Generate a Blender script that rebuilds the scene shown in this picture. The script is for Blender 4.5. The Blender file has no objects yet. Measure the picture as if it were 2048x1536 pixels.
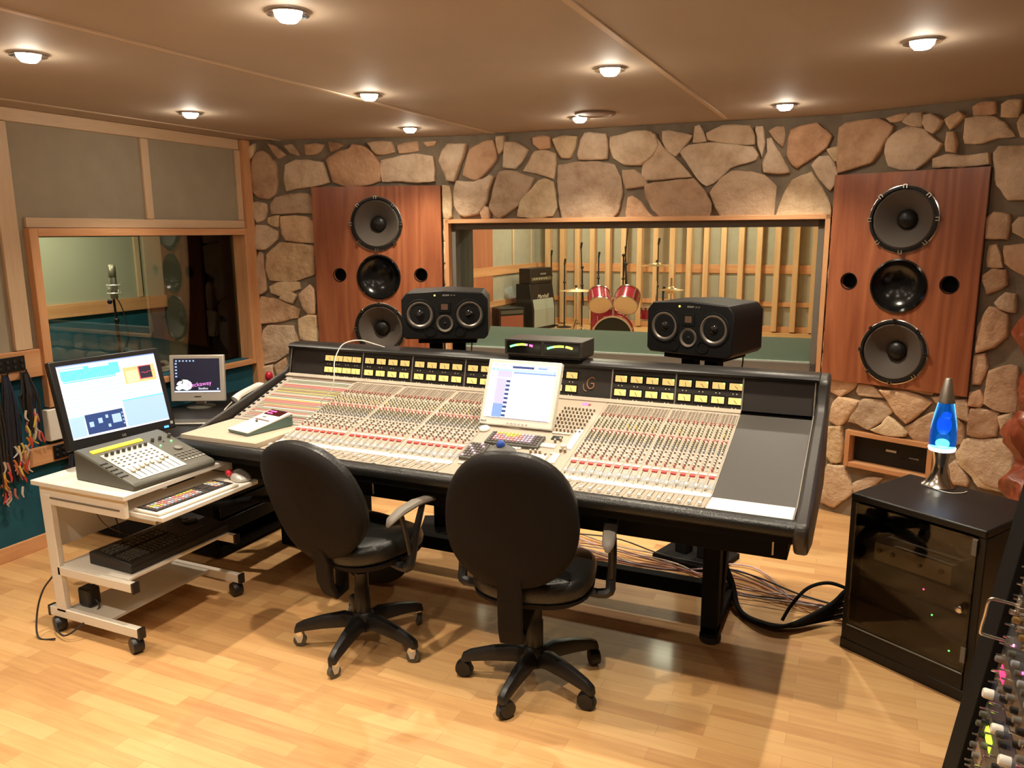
import bpy, bmesh, math, random
from mathutils import Vector, Matrix, noise
random.seed(7)
PI = math.pi
scene = bpy.context.scene
C = scene.collection
# ------------------------------------------------------------------ camera
def look_camera():
    p, r, y = math.radians(10.9), math.radians(0.4), math.radians(24.4)
    F = Vector((0, math.cos(p), -math.sin(p))); R = Vector((1, 0, 0)); D = Vector((0, -math.sin(p), -math.cos(p)))
    R2 = math.cos(r)*R + math.sin(r)*D; D2 = -math.sin(r)*R + math.cos(r)*D
    Z = Matrix.Rotation(y, 3, 'Z'); F, R2, D2 = Z@F, Z@R2, Z@D2
    cd = bpy.data.cameras.new('camera'); cam = bpy.data.objects.new('camera', cd); C.objects.link(cam)
    m = Matrix((R2, -D2, -F)).transposed().to_4x4(); m.translation = Vector((0, 0, 1.73))
    cam.matrix_world = m
    cd.sensor_width = 36; cd.lens = 1575/2048*36; cd.clip_start = .02; cd.clip_end = 60
    scene.camera = cam
look_camera()
# ------------------------------------------------------------------ world and exposure
w = bpy.data.worlds.new('world'); scene.world = w; w.use_nodes = True
w.node_tree.nodes['Background'].inputs[0].default_value = (.9, .75, .6, 1)
w.node_tree.nodes['Background'].inputs[1].default_value = .02
scene.view_settings.view_transform = 'Standard'; scene.view_settings.look = 'None'
scene.view_settings.gamma = 1; scene.view_settings.exposure = 0.25; scene.view_settings.use_curve_mapping = False
WARM = (1, .88, .69)
# ------------------------------------------------------------------ recessed ceiling lamps (lights)
CEIL = 2.385
LAMPS = [(-2.87, 2.06), (-1.65, 2.03), (-.43, 2.0), (.106, 3.29), (-2.25, 3.33), (-1.03, 3.26), (-3.45, 3.38), (-.48, 4.58), (-2.73, 4.48), (-1.61, 4.53),
         (-3.45, .8), (-2.25, .8), (-1.03, .8)]
SPOT_W = 102; HALO_W = 1.0
def spot(x, y, z, e, ang=114):
    l = bpy.data.lights.new('lamp_light', 'SPOT'); l.energy = e; l.color = WARM; l.spot_size = math.radians(ang); l.spot_blend = 1
    l.shadow_soft_size = .022
    o = bpy.data.objects.new('lamp_light', l); C.objects.link(o); o.location = (x, y, z)
for x, y in LAMPS:
    spot(x, y, CEIL-.035, SPOT_W)
    l = bpy.data.lights.new('halo_light', 'POINT'); l.energy = HALO_W; l.color = WARM; l.shadow_soft_size = .03
    o = bpy.data.objects.new('halo_light', l); C.objects.link(o); o.location = (x, y, CEIL-.06)
def area(x, y, z, e, s, col=WARM):
    l = bpy.data.lights.new('ceiling_panel_light', 'AREA'); l.energy = e; l.color = col; l.size = s
    o = bpy.data.objects.new('ceiling_panel_light', l); C.objects.link(o); o.location = (x, y, z)
for x, y in [(-4.6, 13), (-2.2, 13), (-3.4, 10.5), (-4.2, 8), (-1.8, 8)]:
    area(x, y, 2.9, 52, .25, (1, .86, .64))
area(-5.1, 3.9, 2.3, 26, .15, (1, .86, .62))
# ------------------------------------------------------------------ materials
MATS = {}
def nt(m): return m.node_tree.nodes, m.node_tree.links
def mat(name, col, rough=.5, metal=0, emit=None, es=0, spec=None, bump=0, bscale=200, var=0, vscale=8, trans=0, coat=0):
    if name in MATS: return MATS[name]
    m = bpy.data.materials.new(name); m.use_nodes = True; N, L = nt(m); b = N['Principled BSDF']
    b.inputs['Base Color'].default_value = (*col, 1); b.inputs['Roughness'].default_value = rough; b.inputs['Metallic'].default_value = metal
    if spec is not None: b.inputs['Specular IOR Level'].default_value = spec
    if coat: b.inputs['Coat Weight'].default_value = coat; b.inputs['Coat Roughness'].default_value = .15
    if trans: b.inputs['Transmission Weight'].default_value = trans
    if emit: b.inputs['Emission Color'].default_value = (*emit, 1); b.inputs['Emission Strength'].default_value = es
    tc = N.new('ShaderNodeTexCoord')
    if bump:
        n = N.new('ShaderNodeTexNoise'); n.inputs['Scale'].default_value = bscale; n.inputs['Detail'].default_value = 3
        L.new(tc.outputs['Object'], n.inputs['Vector'])
        bp = N.new('ShaderNodeBump'); bp.inputs['Strength'].default_value = bump; bp.inputs['Distance'].default_value = .004
        L.new(n.outputs['Fac'], bp.inputs['Height']); L.new(bp.outputs['Normal'], b.inputs['Normal'])
    if var:
        n = N.new('ShaderNodeTexNoise'); n.inputs['Scale'].default_value = vscale; n.inputs['Detail'].default_value = 4
        L.new(tc.outputs['Object'], n.inputs['Vector'])
        r = N.new('ShaderNodeValToRGB'); r.color_ramp.elements[0].position = .3; r.color_ramp.elements[1].position = .7
        r.color_ramp.elements[0].color = (*[c*(1-var) for c in col], 1); r.color_ramp.elements[1].color = (*[min(1, c*(1+var)) for c in col], 1)
        L.new(n.outputs['Fac'], r.inputs['Fac']); L.new(r.outputs['Color'], b.inputs['Base Color'])
    MATS[name] = m; return m
def wood(name, c1, c2, axis='Z', scale=1.0, rough=.45, cells=None, rings=3.0, coat=0):
    """procedural wood: stretched noise along the grain axis"""
    if name in MATS: return MATS[name]
    m = bpy.data.materials.new(name); m.use_nodes = True; N, L = nt(m); b = N['Principled BSDF']; b.inputs['Roughness'].default_value = rough
    if coat: b.inputs['Coat Weight'].default_value = coat; b.inputs['Coat Roughness'].default_value = .12
    tc = N.new('ShaderNodeTexCoord'); mp = N.new('ShaderNodeMapping'); s = [12*scale]*3; s['XYZ'.index(axis)] = 1.1*scale
    mp.inputs['Scale'].default_value = s; L.new(tc.outputs['Object'], mp.inputs['Vector'])
    n1 = N.new('ShaderNodeTexNoise'); n1.inputs['Scale'].default_value = .55; n1.inputs['Detail'].default_value = 2; L.new(mp.outputs[0], n1.inputs['Vector'])
    mu = N.new('ShaderNodeMath'); mu.operation = 'MULTIPLY'; mu.inputs[1].default_value = rings*4; L.new(n1.outputs['Fac'], mu.inputs[0])
    fr = N.new('ShaderNodeMath'); fr.operation = 'PINGPONG'; fr.inputs[1].default_value = 1; L.new(mu.outputs[0], fr.inputs[0])
    n2 = N.new('ShaderNodeTexNoise'); n2.inputs['Scale'].default_value = 9; n2.inputs['Detail'].default_value = 4; L.new(mp.outputs[0], n2.inputs['Vector'])
    ad = N.new('ShaderNodeMath'); ad.operation = 'MULTIPLY_ADD'; ad.inputs[1].default_value = .45; L.new(fr.outputs[0], ad.inputs[0])
    m2 = N.new('ShaderNodeMath'); m2.operation = 'MULTIPLY'; m2.inputs[1].default_value = .6; L.new(n2.outputs['Fac'], m2.inputs[0]); L.new(m2.outputs[0], ad.inputs[2])
    r = N.new('ShaderNodeValToRGB'); r.color_ramp.elements[0].position = .15; r.color_ramp.elements[1].position = .8
    r.color_ramp.elements[0].color = (*c1, 1); r.color_ramp.elements[1].color = (*c2, 1)
    L.new(ad.outputs[0], r.inputs['Fac']); L.new(r.outputs['Color'], b.inputs['Base Color'])
    MATS[name] = m; return m
def floor_mat():
    m = bpy.data.materials.new('parquet'); m.use_nodes = True; N, L = nt(m); b = N['Principled BSDF']
    b.inputs['Roughness'].default_value = .5; b.inputs['Coat Weight'].default_value = .05; b.inputs['Coat Roughness'].default_value = .12
    tc = N.new('ShaderNodeTexCoord')
    br = N.new('ShaderNodeTexBrick'); br.inputs['Scale'].default_value = 1; br.inputs['Brick Width'].default_value = .42; br.inputs['Row Height'].default_value = .068
    br.inputs['Mortar Size'].default_value = .0009; br.inputs['Mortar Smooth'].default_value = .1; br.offset = .37; br.inputs['Bias'].default_value = 0
    br.inputs['Color1'].default_value = (0, 0, 0, 1); br.inputs['Color2'].default_value = (1, 1, 1, 1); br.inputs['Mortar'].default_value = (.3, .3, .3, 1)
    L.new(tc.outputs['Object'], br.inputs['Vector'])
    mp = N.new('ShaderNodeMapping'); mp.inputs['Scale'].default_value = (2.2, 26, 1); L.new(tc.outputs['Object'], mp.inputs['Vector'])
    n = N.new('ShaderNodeTexNoise'); n.inputs['Scale'].default_value = 1.6; n.inputs['Detail'].default_value = 5; L.new(mp.outputs[0], n.inputs['Vector'])
    sc = N.new('ShaderNodeMath'); sc.operation = 'MULTIPLY_ADD'; sc.inputs[1].default_value = .55; L.new(n.outputs['Fac'], sc.inputs[0])
    s2 = N.new('ShaderNodeMath'); s2.operation = 'MULTIPLY'; s2.inputs[1].default_value = .42; L.new(br.outputs['Color'], s2.inputs[0]); L.new(s2.outputs[0], sc.inputs[2])
    r = N.new('ShaderNodeValToRGB'); e = r.color_ramp.elements; e[0].position = .12; e[1].position = .85
    e[0].color = (.44, .21, .08, 1); e[1].color = (.71, .44, .195, 1); k = e.new(.5); k.color = (.62, .35, .14, 1)
    L.new(sc.outputs[0], r.inputs['Fac'])
    mx = N.new('ShaderNodeMixRGB'); mx.inputs[2].default_value = (.48, .25, .11, 1); L.new(br.outputs['Fac'], mx.inputs[0]); L.new(r.outputs['Color'], mx.inputs[1])
    L.new(mx.outputs[0], b.inputs['Base Color']); return m
def stone_mat():
    m = bpy.data.materials.new('stone'); m.use_nodes = True; N, L = nt(m); b = N['Principled BSDF']; b.inputs['Roughness'].default_value = .85
    tc = N.new('ShaderNodeTexCoord'); at = N.new('ShaderNodeAttribute'); at.attribute_name = 'tone'
    n = N.new('ShaderNodeTexNoise'); n.inputs['Scale'].default_value = 7; n.inputs['Detail'].default_value = 7; n.inputs['Roughness'].default_value = .65; L.new(tc.outputs['Object'], n.inputs['Vector'])
    r = N.new('ShaderNodeValToRGB'); e = r.color_ramp.elements; e[0].position = .3; e[1].position = .75
    e[0].color = (.52, .34, .205, 1); e[1].color = (.86, .68, .48, 1); k = e.new(.52); k.color = (.75, .55, .37, 1)
    L.new(n.outputs['Fac'], r.inputs['Fac'])
    mx = N.new('ShaderNodeMixRGB'); mx.blend_type = 'MULTIPLY'; mx.inputs[0].default_value = 1; L.new(r.outputs['Color'], mx.inputs[1]); L.new(at.outputs['Color'], mx.inputs[2])
    L.new(mx.outputs[0], b.inputs['Base Color'])
    n2 = N.new('ShaderNodeTexNoise'); n2.inputs['Scale'].default_value = 22; n2.inputs['Detail'].default_value = 8; n2.inputs['Roughness'].default_value = .6; L.new(tc.outputs['Object'], n2.inputs['Vector'])
    bp = N.new('ShaderNodeBump'); bp.inputs['Strength'].default_value = .8; bp.inputs['Distance'].default_value = .02; L.new(n2.outputs['Fac'], bp.inputs['Height']); L.new(bp.outputs['Normal'], b.inputs['Normal'])
    return m
def glass_mat(name='glass', tint=(.93, 1, .97), refl=.5):
    m = bpy.data.materials.new(name); m.use_nodes = True; N, L = nt(m); N.remove(N['Principled BSDF']); out = N['Material Output']
    t = N.new('ShaderNodeBsdfTransparent'); t.inputs[0].default_value = (*tint, 1); g = N.new('ShaderNodeBsdfGlossy'); g.inputs['Roughness'].default_value = 0.01
    f = N.new('ShaderNodeFresnel'); f.inputs[0].default_value = 1.45; mx = N.new('ShaderNodeMixShader')
    L.new(f.outputs[0], mx.inputs[0]); L.new(t.outputs[0], mx.inputs[1]); L.new(g.outputs[0], mx.inputs[2]); L.new(mx.outputs[0], out.inputs[0]); return m
FLOOR = floor_mat(); STONE = stone_mat(); GLASS = glass_mat(); SMOKE = glass_mat('smoked_glass', (.80, .76, .70))
MORTAR = mat('mortar', (.24, .185, .125), .95, bump=.6, bscale=60, var=.2)
CEILM = mat('ceiling_cloth', (.40, .315, .24), .7, var=.04, vscale=2)
PANEL = mat('beige_fabric', (.36, .31, .225), .95, bump=.3, bscale=400, var=.05)
TEAL = mat('teal_fabric', (.006, .085, .125), .9, bump=.3, bscale=400, var=.12)
PALEW = wood('pale_batten', (.62, .43, .26), (.74, .55, .36), 'Y', rings=1)
PALEZ = wood('pale_batten_upright', (.62, .43, .26), (.74, .55, .36), 'Z', rings=1)
PINEY = wood('orange_pine_along_y', (.56, .25, .10), (.72, .38, .18), 'Y', rings=1.5)
PINEZ = wood('orange_pine_upright', (.56, .25, .10), (.72, .38, .18), 'Z', rings=1.5)
PINEX = wood('orange_pine_along_x', (.56, .25, .10), (.72, .38, .18), 'X', rings=1.5)
CHERRY = wood('cherry_veneer', (.25, .068, .030), (.43, .145, .060), 'Z', scale=.42, rough=.33, rings=6, coat=.2)
CARVW = wood('red_carved_wood', (.20, .04, .018), (.36, .085, .035), 'Z', scale=1.2, rough=.32, rings=4, coat=.2)
BLACK = mat('black_plastic', (.010, .009, .009), .42, bump=.1, bscale=500)
BLACKM = mat('black_matte', (.008, .0075, .007), .8, spec=.15)
SATIN = mat('black_satin', (.012, .0105, .0095), .38, spec=.35)
LEATH = mat('black_leather', (.010, .0095, .008), .36, bump=.35, bscale=160)
CHAIRB = mat('black_textured_plastic', (.0085, .006, .005), .7, spec=.2, bump=.5, bscale=350)
CLOTHB = mat('black_cloth', (.02, .017, .016), .85, bump=.4, bscale=500)
DARK = mat('dark_brown_grey', (.028, .023, .02), .45, bump=.15, bscale=300)
CREAM = mat('cream_panel', (.68, .60, .48), .5)
CONS = mat('console_beige', (.40, .335, .265), .5)
CONSG = mat('console_grey', (.36, .31, .26), .5)
WHITE = mat('white_plastic', (.86, .82, .74), .4)
WHITEC = mat('cream_laminate', (.82, .77, .68), .4)
SCRIB = mat('white_strip', (.92, .92, .93), .5)
RED = mat('red_cap', (.66, .06, .06), .4)
PINK = mat('pink_cap', (.50, .17, .15), .45)
GREENC = mat('green_grey_cap', (.27, .27, .19), .45)
BLUEC = mat('grey_blue_cap', (.27, .28, .29), .45)
BROWN = mat('brown_cap', (.27, .19, .13), .45)
YELL = mat('yellow_cap', (.75, .55, .12), .45)
CHROME = mat('chrome', (.75, .72, .66), .18, 1)
ALU = mat('brushed_aluminium', (.62, .58, .52), .38, 1)
SILV = mat('silver_plastic', (.60, .57, .52), .35, .3)
GREYP = mat('grey_plastic', (.17, .155, .13), .45)
GREYD = mat('dark_grey_plastic', (.085, .08, .065), .45)
FELT = mat('grey_felt', (.15, .135, .11), .95, bump=.4, bscale=300)
TEALS = mat('teal_carpet', (.34, .42, .34), .95, bump=.4, bscale=300)
SPKB = mat('speaker_black', (.006, .006, .006), .5, spec=.3)
ROUTE = mat('routing_brown', (.20, .15, .115), .5)
CONE = mat('speaker_cone', (.085, .066, .052), .75, bump=.2, bscale=300)
RUBBER = mat('rubber', (.025, .022, .02), .6)
def em(name, col, s): return mat(name, tuple(c*.6 for c in col), .5, emit=col, es=s)
METER = em('meter_face', (1, .72, .24), .62)
LEDG = em('green_led', (.1, 1, .15), 5); LEDR = em('red_led', (1, .06, .25), 5); LEDY = em('amber_led', (1, .7, .05), 6); LEDB = em('blue_led', (.05, .25, 1), 4)
BULB = em('lamp_bulb', (1, .93, .8), 60)
# ------------------------------------------------------------------ mesh builder
class B:
    def __init__(s): s.bm = bmesh.new(); s.mats = []
    def mi(s, m):
        if m not in s.mats: s.mats.append(m)
        return s.mats.index(m)
    def face(s, vs, m, smooth=False):
        f = s.bm.faces.new(vs); f.material_index = s.mi(m); f.smooth = smooth; return f
    def poly(s, pts, m): return s.face([s.bm.verts.new(p) for p in pts], m)
    def box(s, x0, x1, y0, y1, z0, z1, m, T=None, bev=0):
        vs = [Vector((x, y, z)) for z in (z0, z1) for y in (y0, y1) for x in (x0, x1)]
        if T is not None: vs = [T@v for v in vs]
        v = [s.bm.verts.new(p) for p in vs]; fs = []
        for q in ((0, 2, 3, 1), (4, 5, 7, 6), (0, 1, 5, 4), (2, 6, 7, 3), (0, 4, 6, 2), (1, 3, 7, 5)): fs.append(s.face([v[i] for i in q], m))
        if bev:
            es = list({e for f in fs for e in f.edges})
            r = bmesh.ops.bevel(s.bm, geom=es, offset=bev, segments=2, profile=.6, affect='EDGES', clamp_overlap=True)
            k = s.mi(m)
            for f in r['faces']: f.material_index = k
        return s
    def loft(s, rings, m, caps=True, closed=True, smooth=True):
        R = [[s.bm.verts.new(p) for p in r] for r in rings]; n = len(R[0])
        for a, b in zip(R, R[1:]):
            for i in range(n if closed else n-1):
                j = (i+1) % n; s.face([a[i], a[j], b[j], b[i]], m, smooth)
        if caps and n > 2:
            s.face(R[0][::-1], m); s.face(R[-1], m)
        return s
    def prism(s, poly, axis, a0, a1, m, T=None, smooth=False):
        """poly: 2D points in the plane across the axis"""
        def P(p, a):
            v = {'X': Vector((a, p[0], p[1])), 'Y': Vector((p[0], a, p[1])), 'Z': Vector((p[0], p[1], a))}[axis]
            return T@v if T is not None else v
        return s.loft([[P(p, a0) for p in poly], [P(p, a1) for p in poly]], m, smooth=smooth)
    def lathe(s, prof, o, ax, m, seg=24, caps=True, smooth=True, ms=None):
        ax = Vector(ax).normalized(); u = ax.orthogonal().normalized(); v = ax.cross(u); o = Vector(o)
        rings = [[o+ax*h+(u*math.cos(2*PI*i/seg)+v*math.sin(2*PI*i/seg))*max(r, .00005) for i in range(seg)] for r, h in prof]
        if ms is None: return s.loft(rings, m, caps, smooth=smooth)
        R = [[s.bm.verts.new(p) for p in r] for r in rings]
        for k, (a, b) in enumerate(zip(R, R[1:])):
            for i in range(seg): s.face([a[i], a[(i+1) % seg], b[(i+1) % seg], b[i]], ms[k], smooth)
        s.face(R[0][::-1], ms[0]); s.face(R[-1], ms[-1]); return s
    def cyl(s, a, b, r, m, r2=None, seg=16):
        a = Vector(a); b = Vector(b); return s.lathe([(r, 0), (r2 if r2 is not None else r, (b-a).length)], a, b-a, m, seg)
    def tube(s, pts, r, m, seg=8, sub=4, rad=None):
        P = [Vector(p) for p in pts]
        if sub > 1 and len(P) > 2:
            Q = []; rr = []
            for i in range(len(P)-1):
                a, b, c, d = P[max(i-1, 0)], P[i], P[i+1], P[min(i+2, len(P)-1)]
                for k in range(sub):
                    t = k/sub; Q.append(.5*((2*b)+(c-a)*t+(2*a-5*b+4*c-d)*t*t+(3*b-3*c+d-a)*t**3))
                    if rad: rr.append(rad[i]*(1-t)+rad[i+1]*t)
            Q.append(P[-1]); P = Q
            if rad: rr.append(rad[-1]); rad = rr
        rings = []; up = None
        for i, p in enumerate(P):
            d = (P[min(i+1, len(P)-1)]-P[max(i-1, 0)]).normalized()
            u = d.orthogonal().normalized() if up is None else (up-d*up.dot(d)).normalized()
            up = u; v = d.cross(u); q = rad[i] if rad else r
            rings.append([p+(u*math.cos(2*PI*k/seg)+v*math.sin(2*PI*k/seg))*q for k in range(seg)])
        return s.loft(rings, m)
    def ball(s, c, r, m, sc=(1, 1, 1), seg=14, T=None):
        c = Vector(c); R = [];
        for i in range(1, 8):
            t = PI*i/8; R.append([c+Vector((r*sc[0]*math.sin(t)*math.cos(2*PI*k/seg), r*sc[1]*math.sin(t)*math.sin(2*PI*k/seg), -r*sc[2]*math.cos(t))) for k in range(seg)])
        if T is not None: R = [[T@p for p in q] for q in R]
        return s.loft(R, m)
    def build(s, name, parent=None, label=None, kind=None, T=None, bevel=0, sub=0, sharp=40):
        bm = s.bm
        if T is not None: bmesh.ops.transform(bm, matrix=T, verts=bm.verts)
        bmesh.ops.recalc_face_normals(bm, faces=bm.faces)
        me = bpy.data.meshes.new(name); bm.to_mesh(me); bm.free()
        for m in s.mats: me.materials.append(m)
        try: me.set_sharp_from_angle(angle=math.radians(sharp))
        except Exception: pass
        o = bpy.data.objects.new(name, me); C.objects.link(o)
        if parent is not None: o.parent = parent
        if label: o['label'] = label
        if kind: o['kind'] = kind
        if bevel:
            md = o.modifiers.new('bevel', 'BEVEL'); md.width = bevel; md.segments = 2; md.limit_method = 'ANGLE'; md.angle_limit = .7
        if sub:
            md = o.modifiers.new('subsurf', 'SUBSURF'); md.levels = sub; md.render_levels = sub
        return o
def thing(name, label, cat, loc=(0, 0, 0), rz=0, group=None):
    o = bpy.data.objects.new(name, None); C.objects.link(o); o.empty_display_size = .05
    o.location = loc; o.rotation_euler = (0, 0, rz); o['label'] = label; o['category'] = cat
    if group: o['group'] = group
    return o
def tag(o, label, cat, group=None, kind=None):
    o['label'] = label; o['category'] = cat
    if group: o['group'] = group
    if kind: o['kind'] = kind
    return o
def struct(name, b, label=None, **k):
    o = b.build(name, kind='structure', **k)
    if label: o['label'] = label
    return o
def dup(root, loc=None, rz=None, label=None, group=None, cat=None):
    r = root.copy(); C.objects.link(r)
    if loc is not None: r.location = loc
    if rz is not None: r.rotation_euler = (0, 0, rz)
    if label: r['label'] = label
    if group: r['group'] = group
    for ch in list(root.children):
        c = ch.copy(); C.objects.link(c); c.parent = r
        for g in list(ch.children):
            d = g.copy(); C.objects.link(d); d.parent = c
    return r
def inv(t):
    """matrix that takes room coordinates into the local frame of a thing"""
    return (Matrix.Translation(t.location)@t.rotation_euler.to_matrix().to_4x4()).inverted()
def text(name, s, size, m, T, parent, ext=.0004, align='CENTER'):
    cu = bpy.data.curves.new(name, 'FONT'); cu.body = s; cu.size = size; cu.extrude = ext; cu.align_x = align; cu.align_y = 'CENTER'
    o = bpy.data.objects.new(name+'_source', cu); C.objects.link(o)
    dg = bpy.context.evaluated_depsgraph_get(); me = bpy.data.meshes.new_from_object(o.evaluated_get(dg)); bpy.data.objects.remove(o)
    me.transform(T); me.materials.clear(); me.materials.append(m)
    q = bpy.data.objects.new(name, me); C.objects.link(q); q.parent = parent; return q
def frame(o, x, z):
    """matrix whose local x, z run along given directions (y = z cross x)"""
    x = Vector(x).normalized(); z = Vector(z).normalized(); y = z.cross(x).normalized(); x = y.cross(z)
    m = Matrix((x, y, z)).transposed().to_4x4(); m.translation = Vector(o); return m
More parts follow.
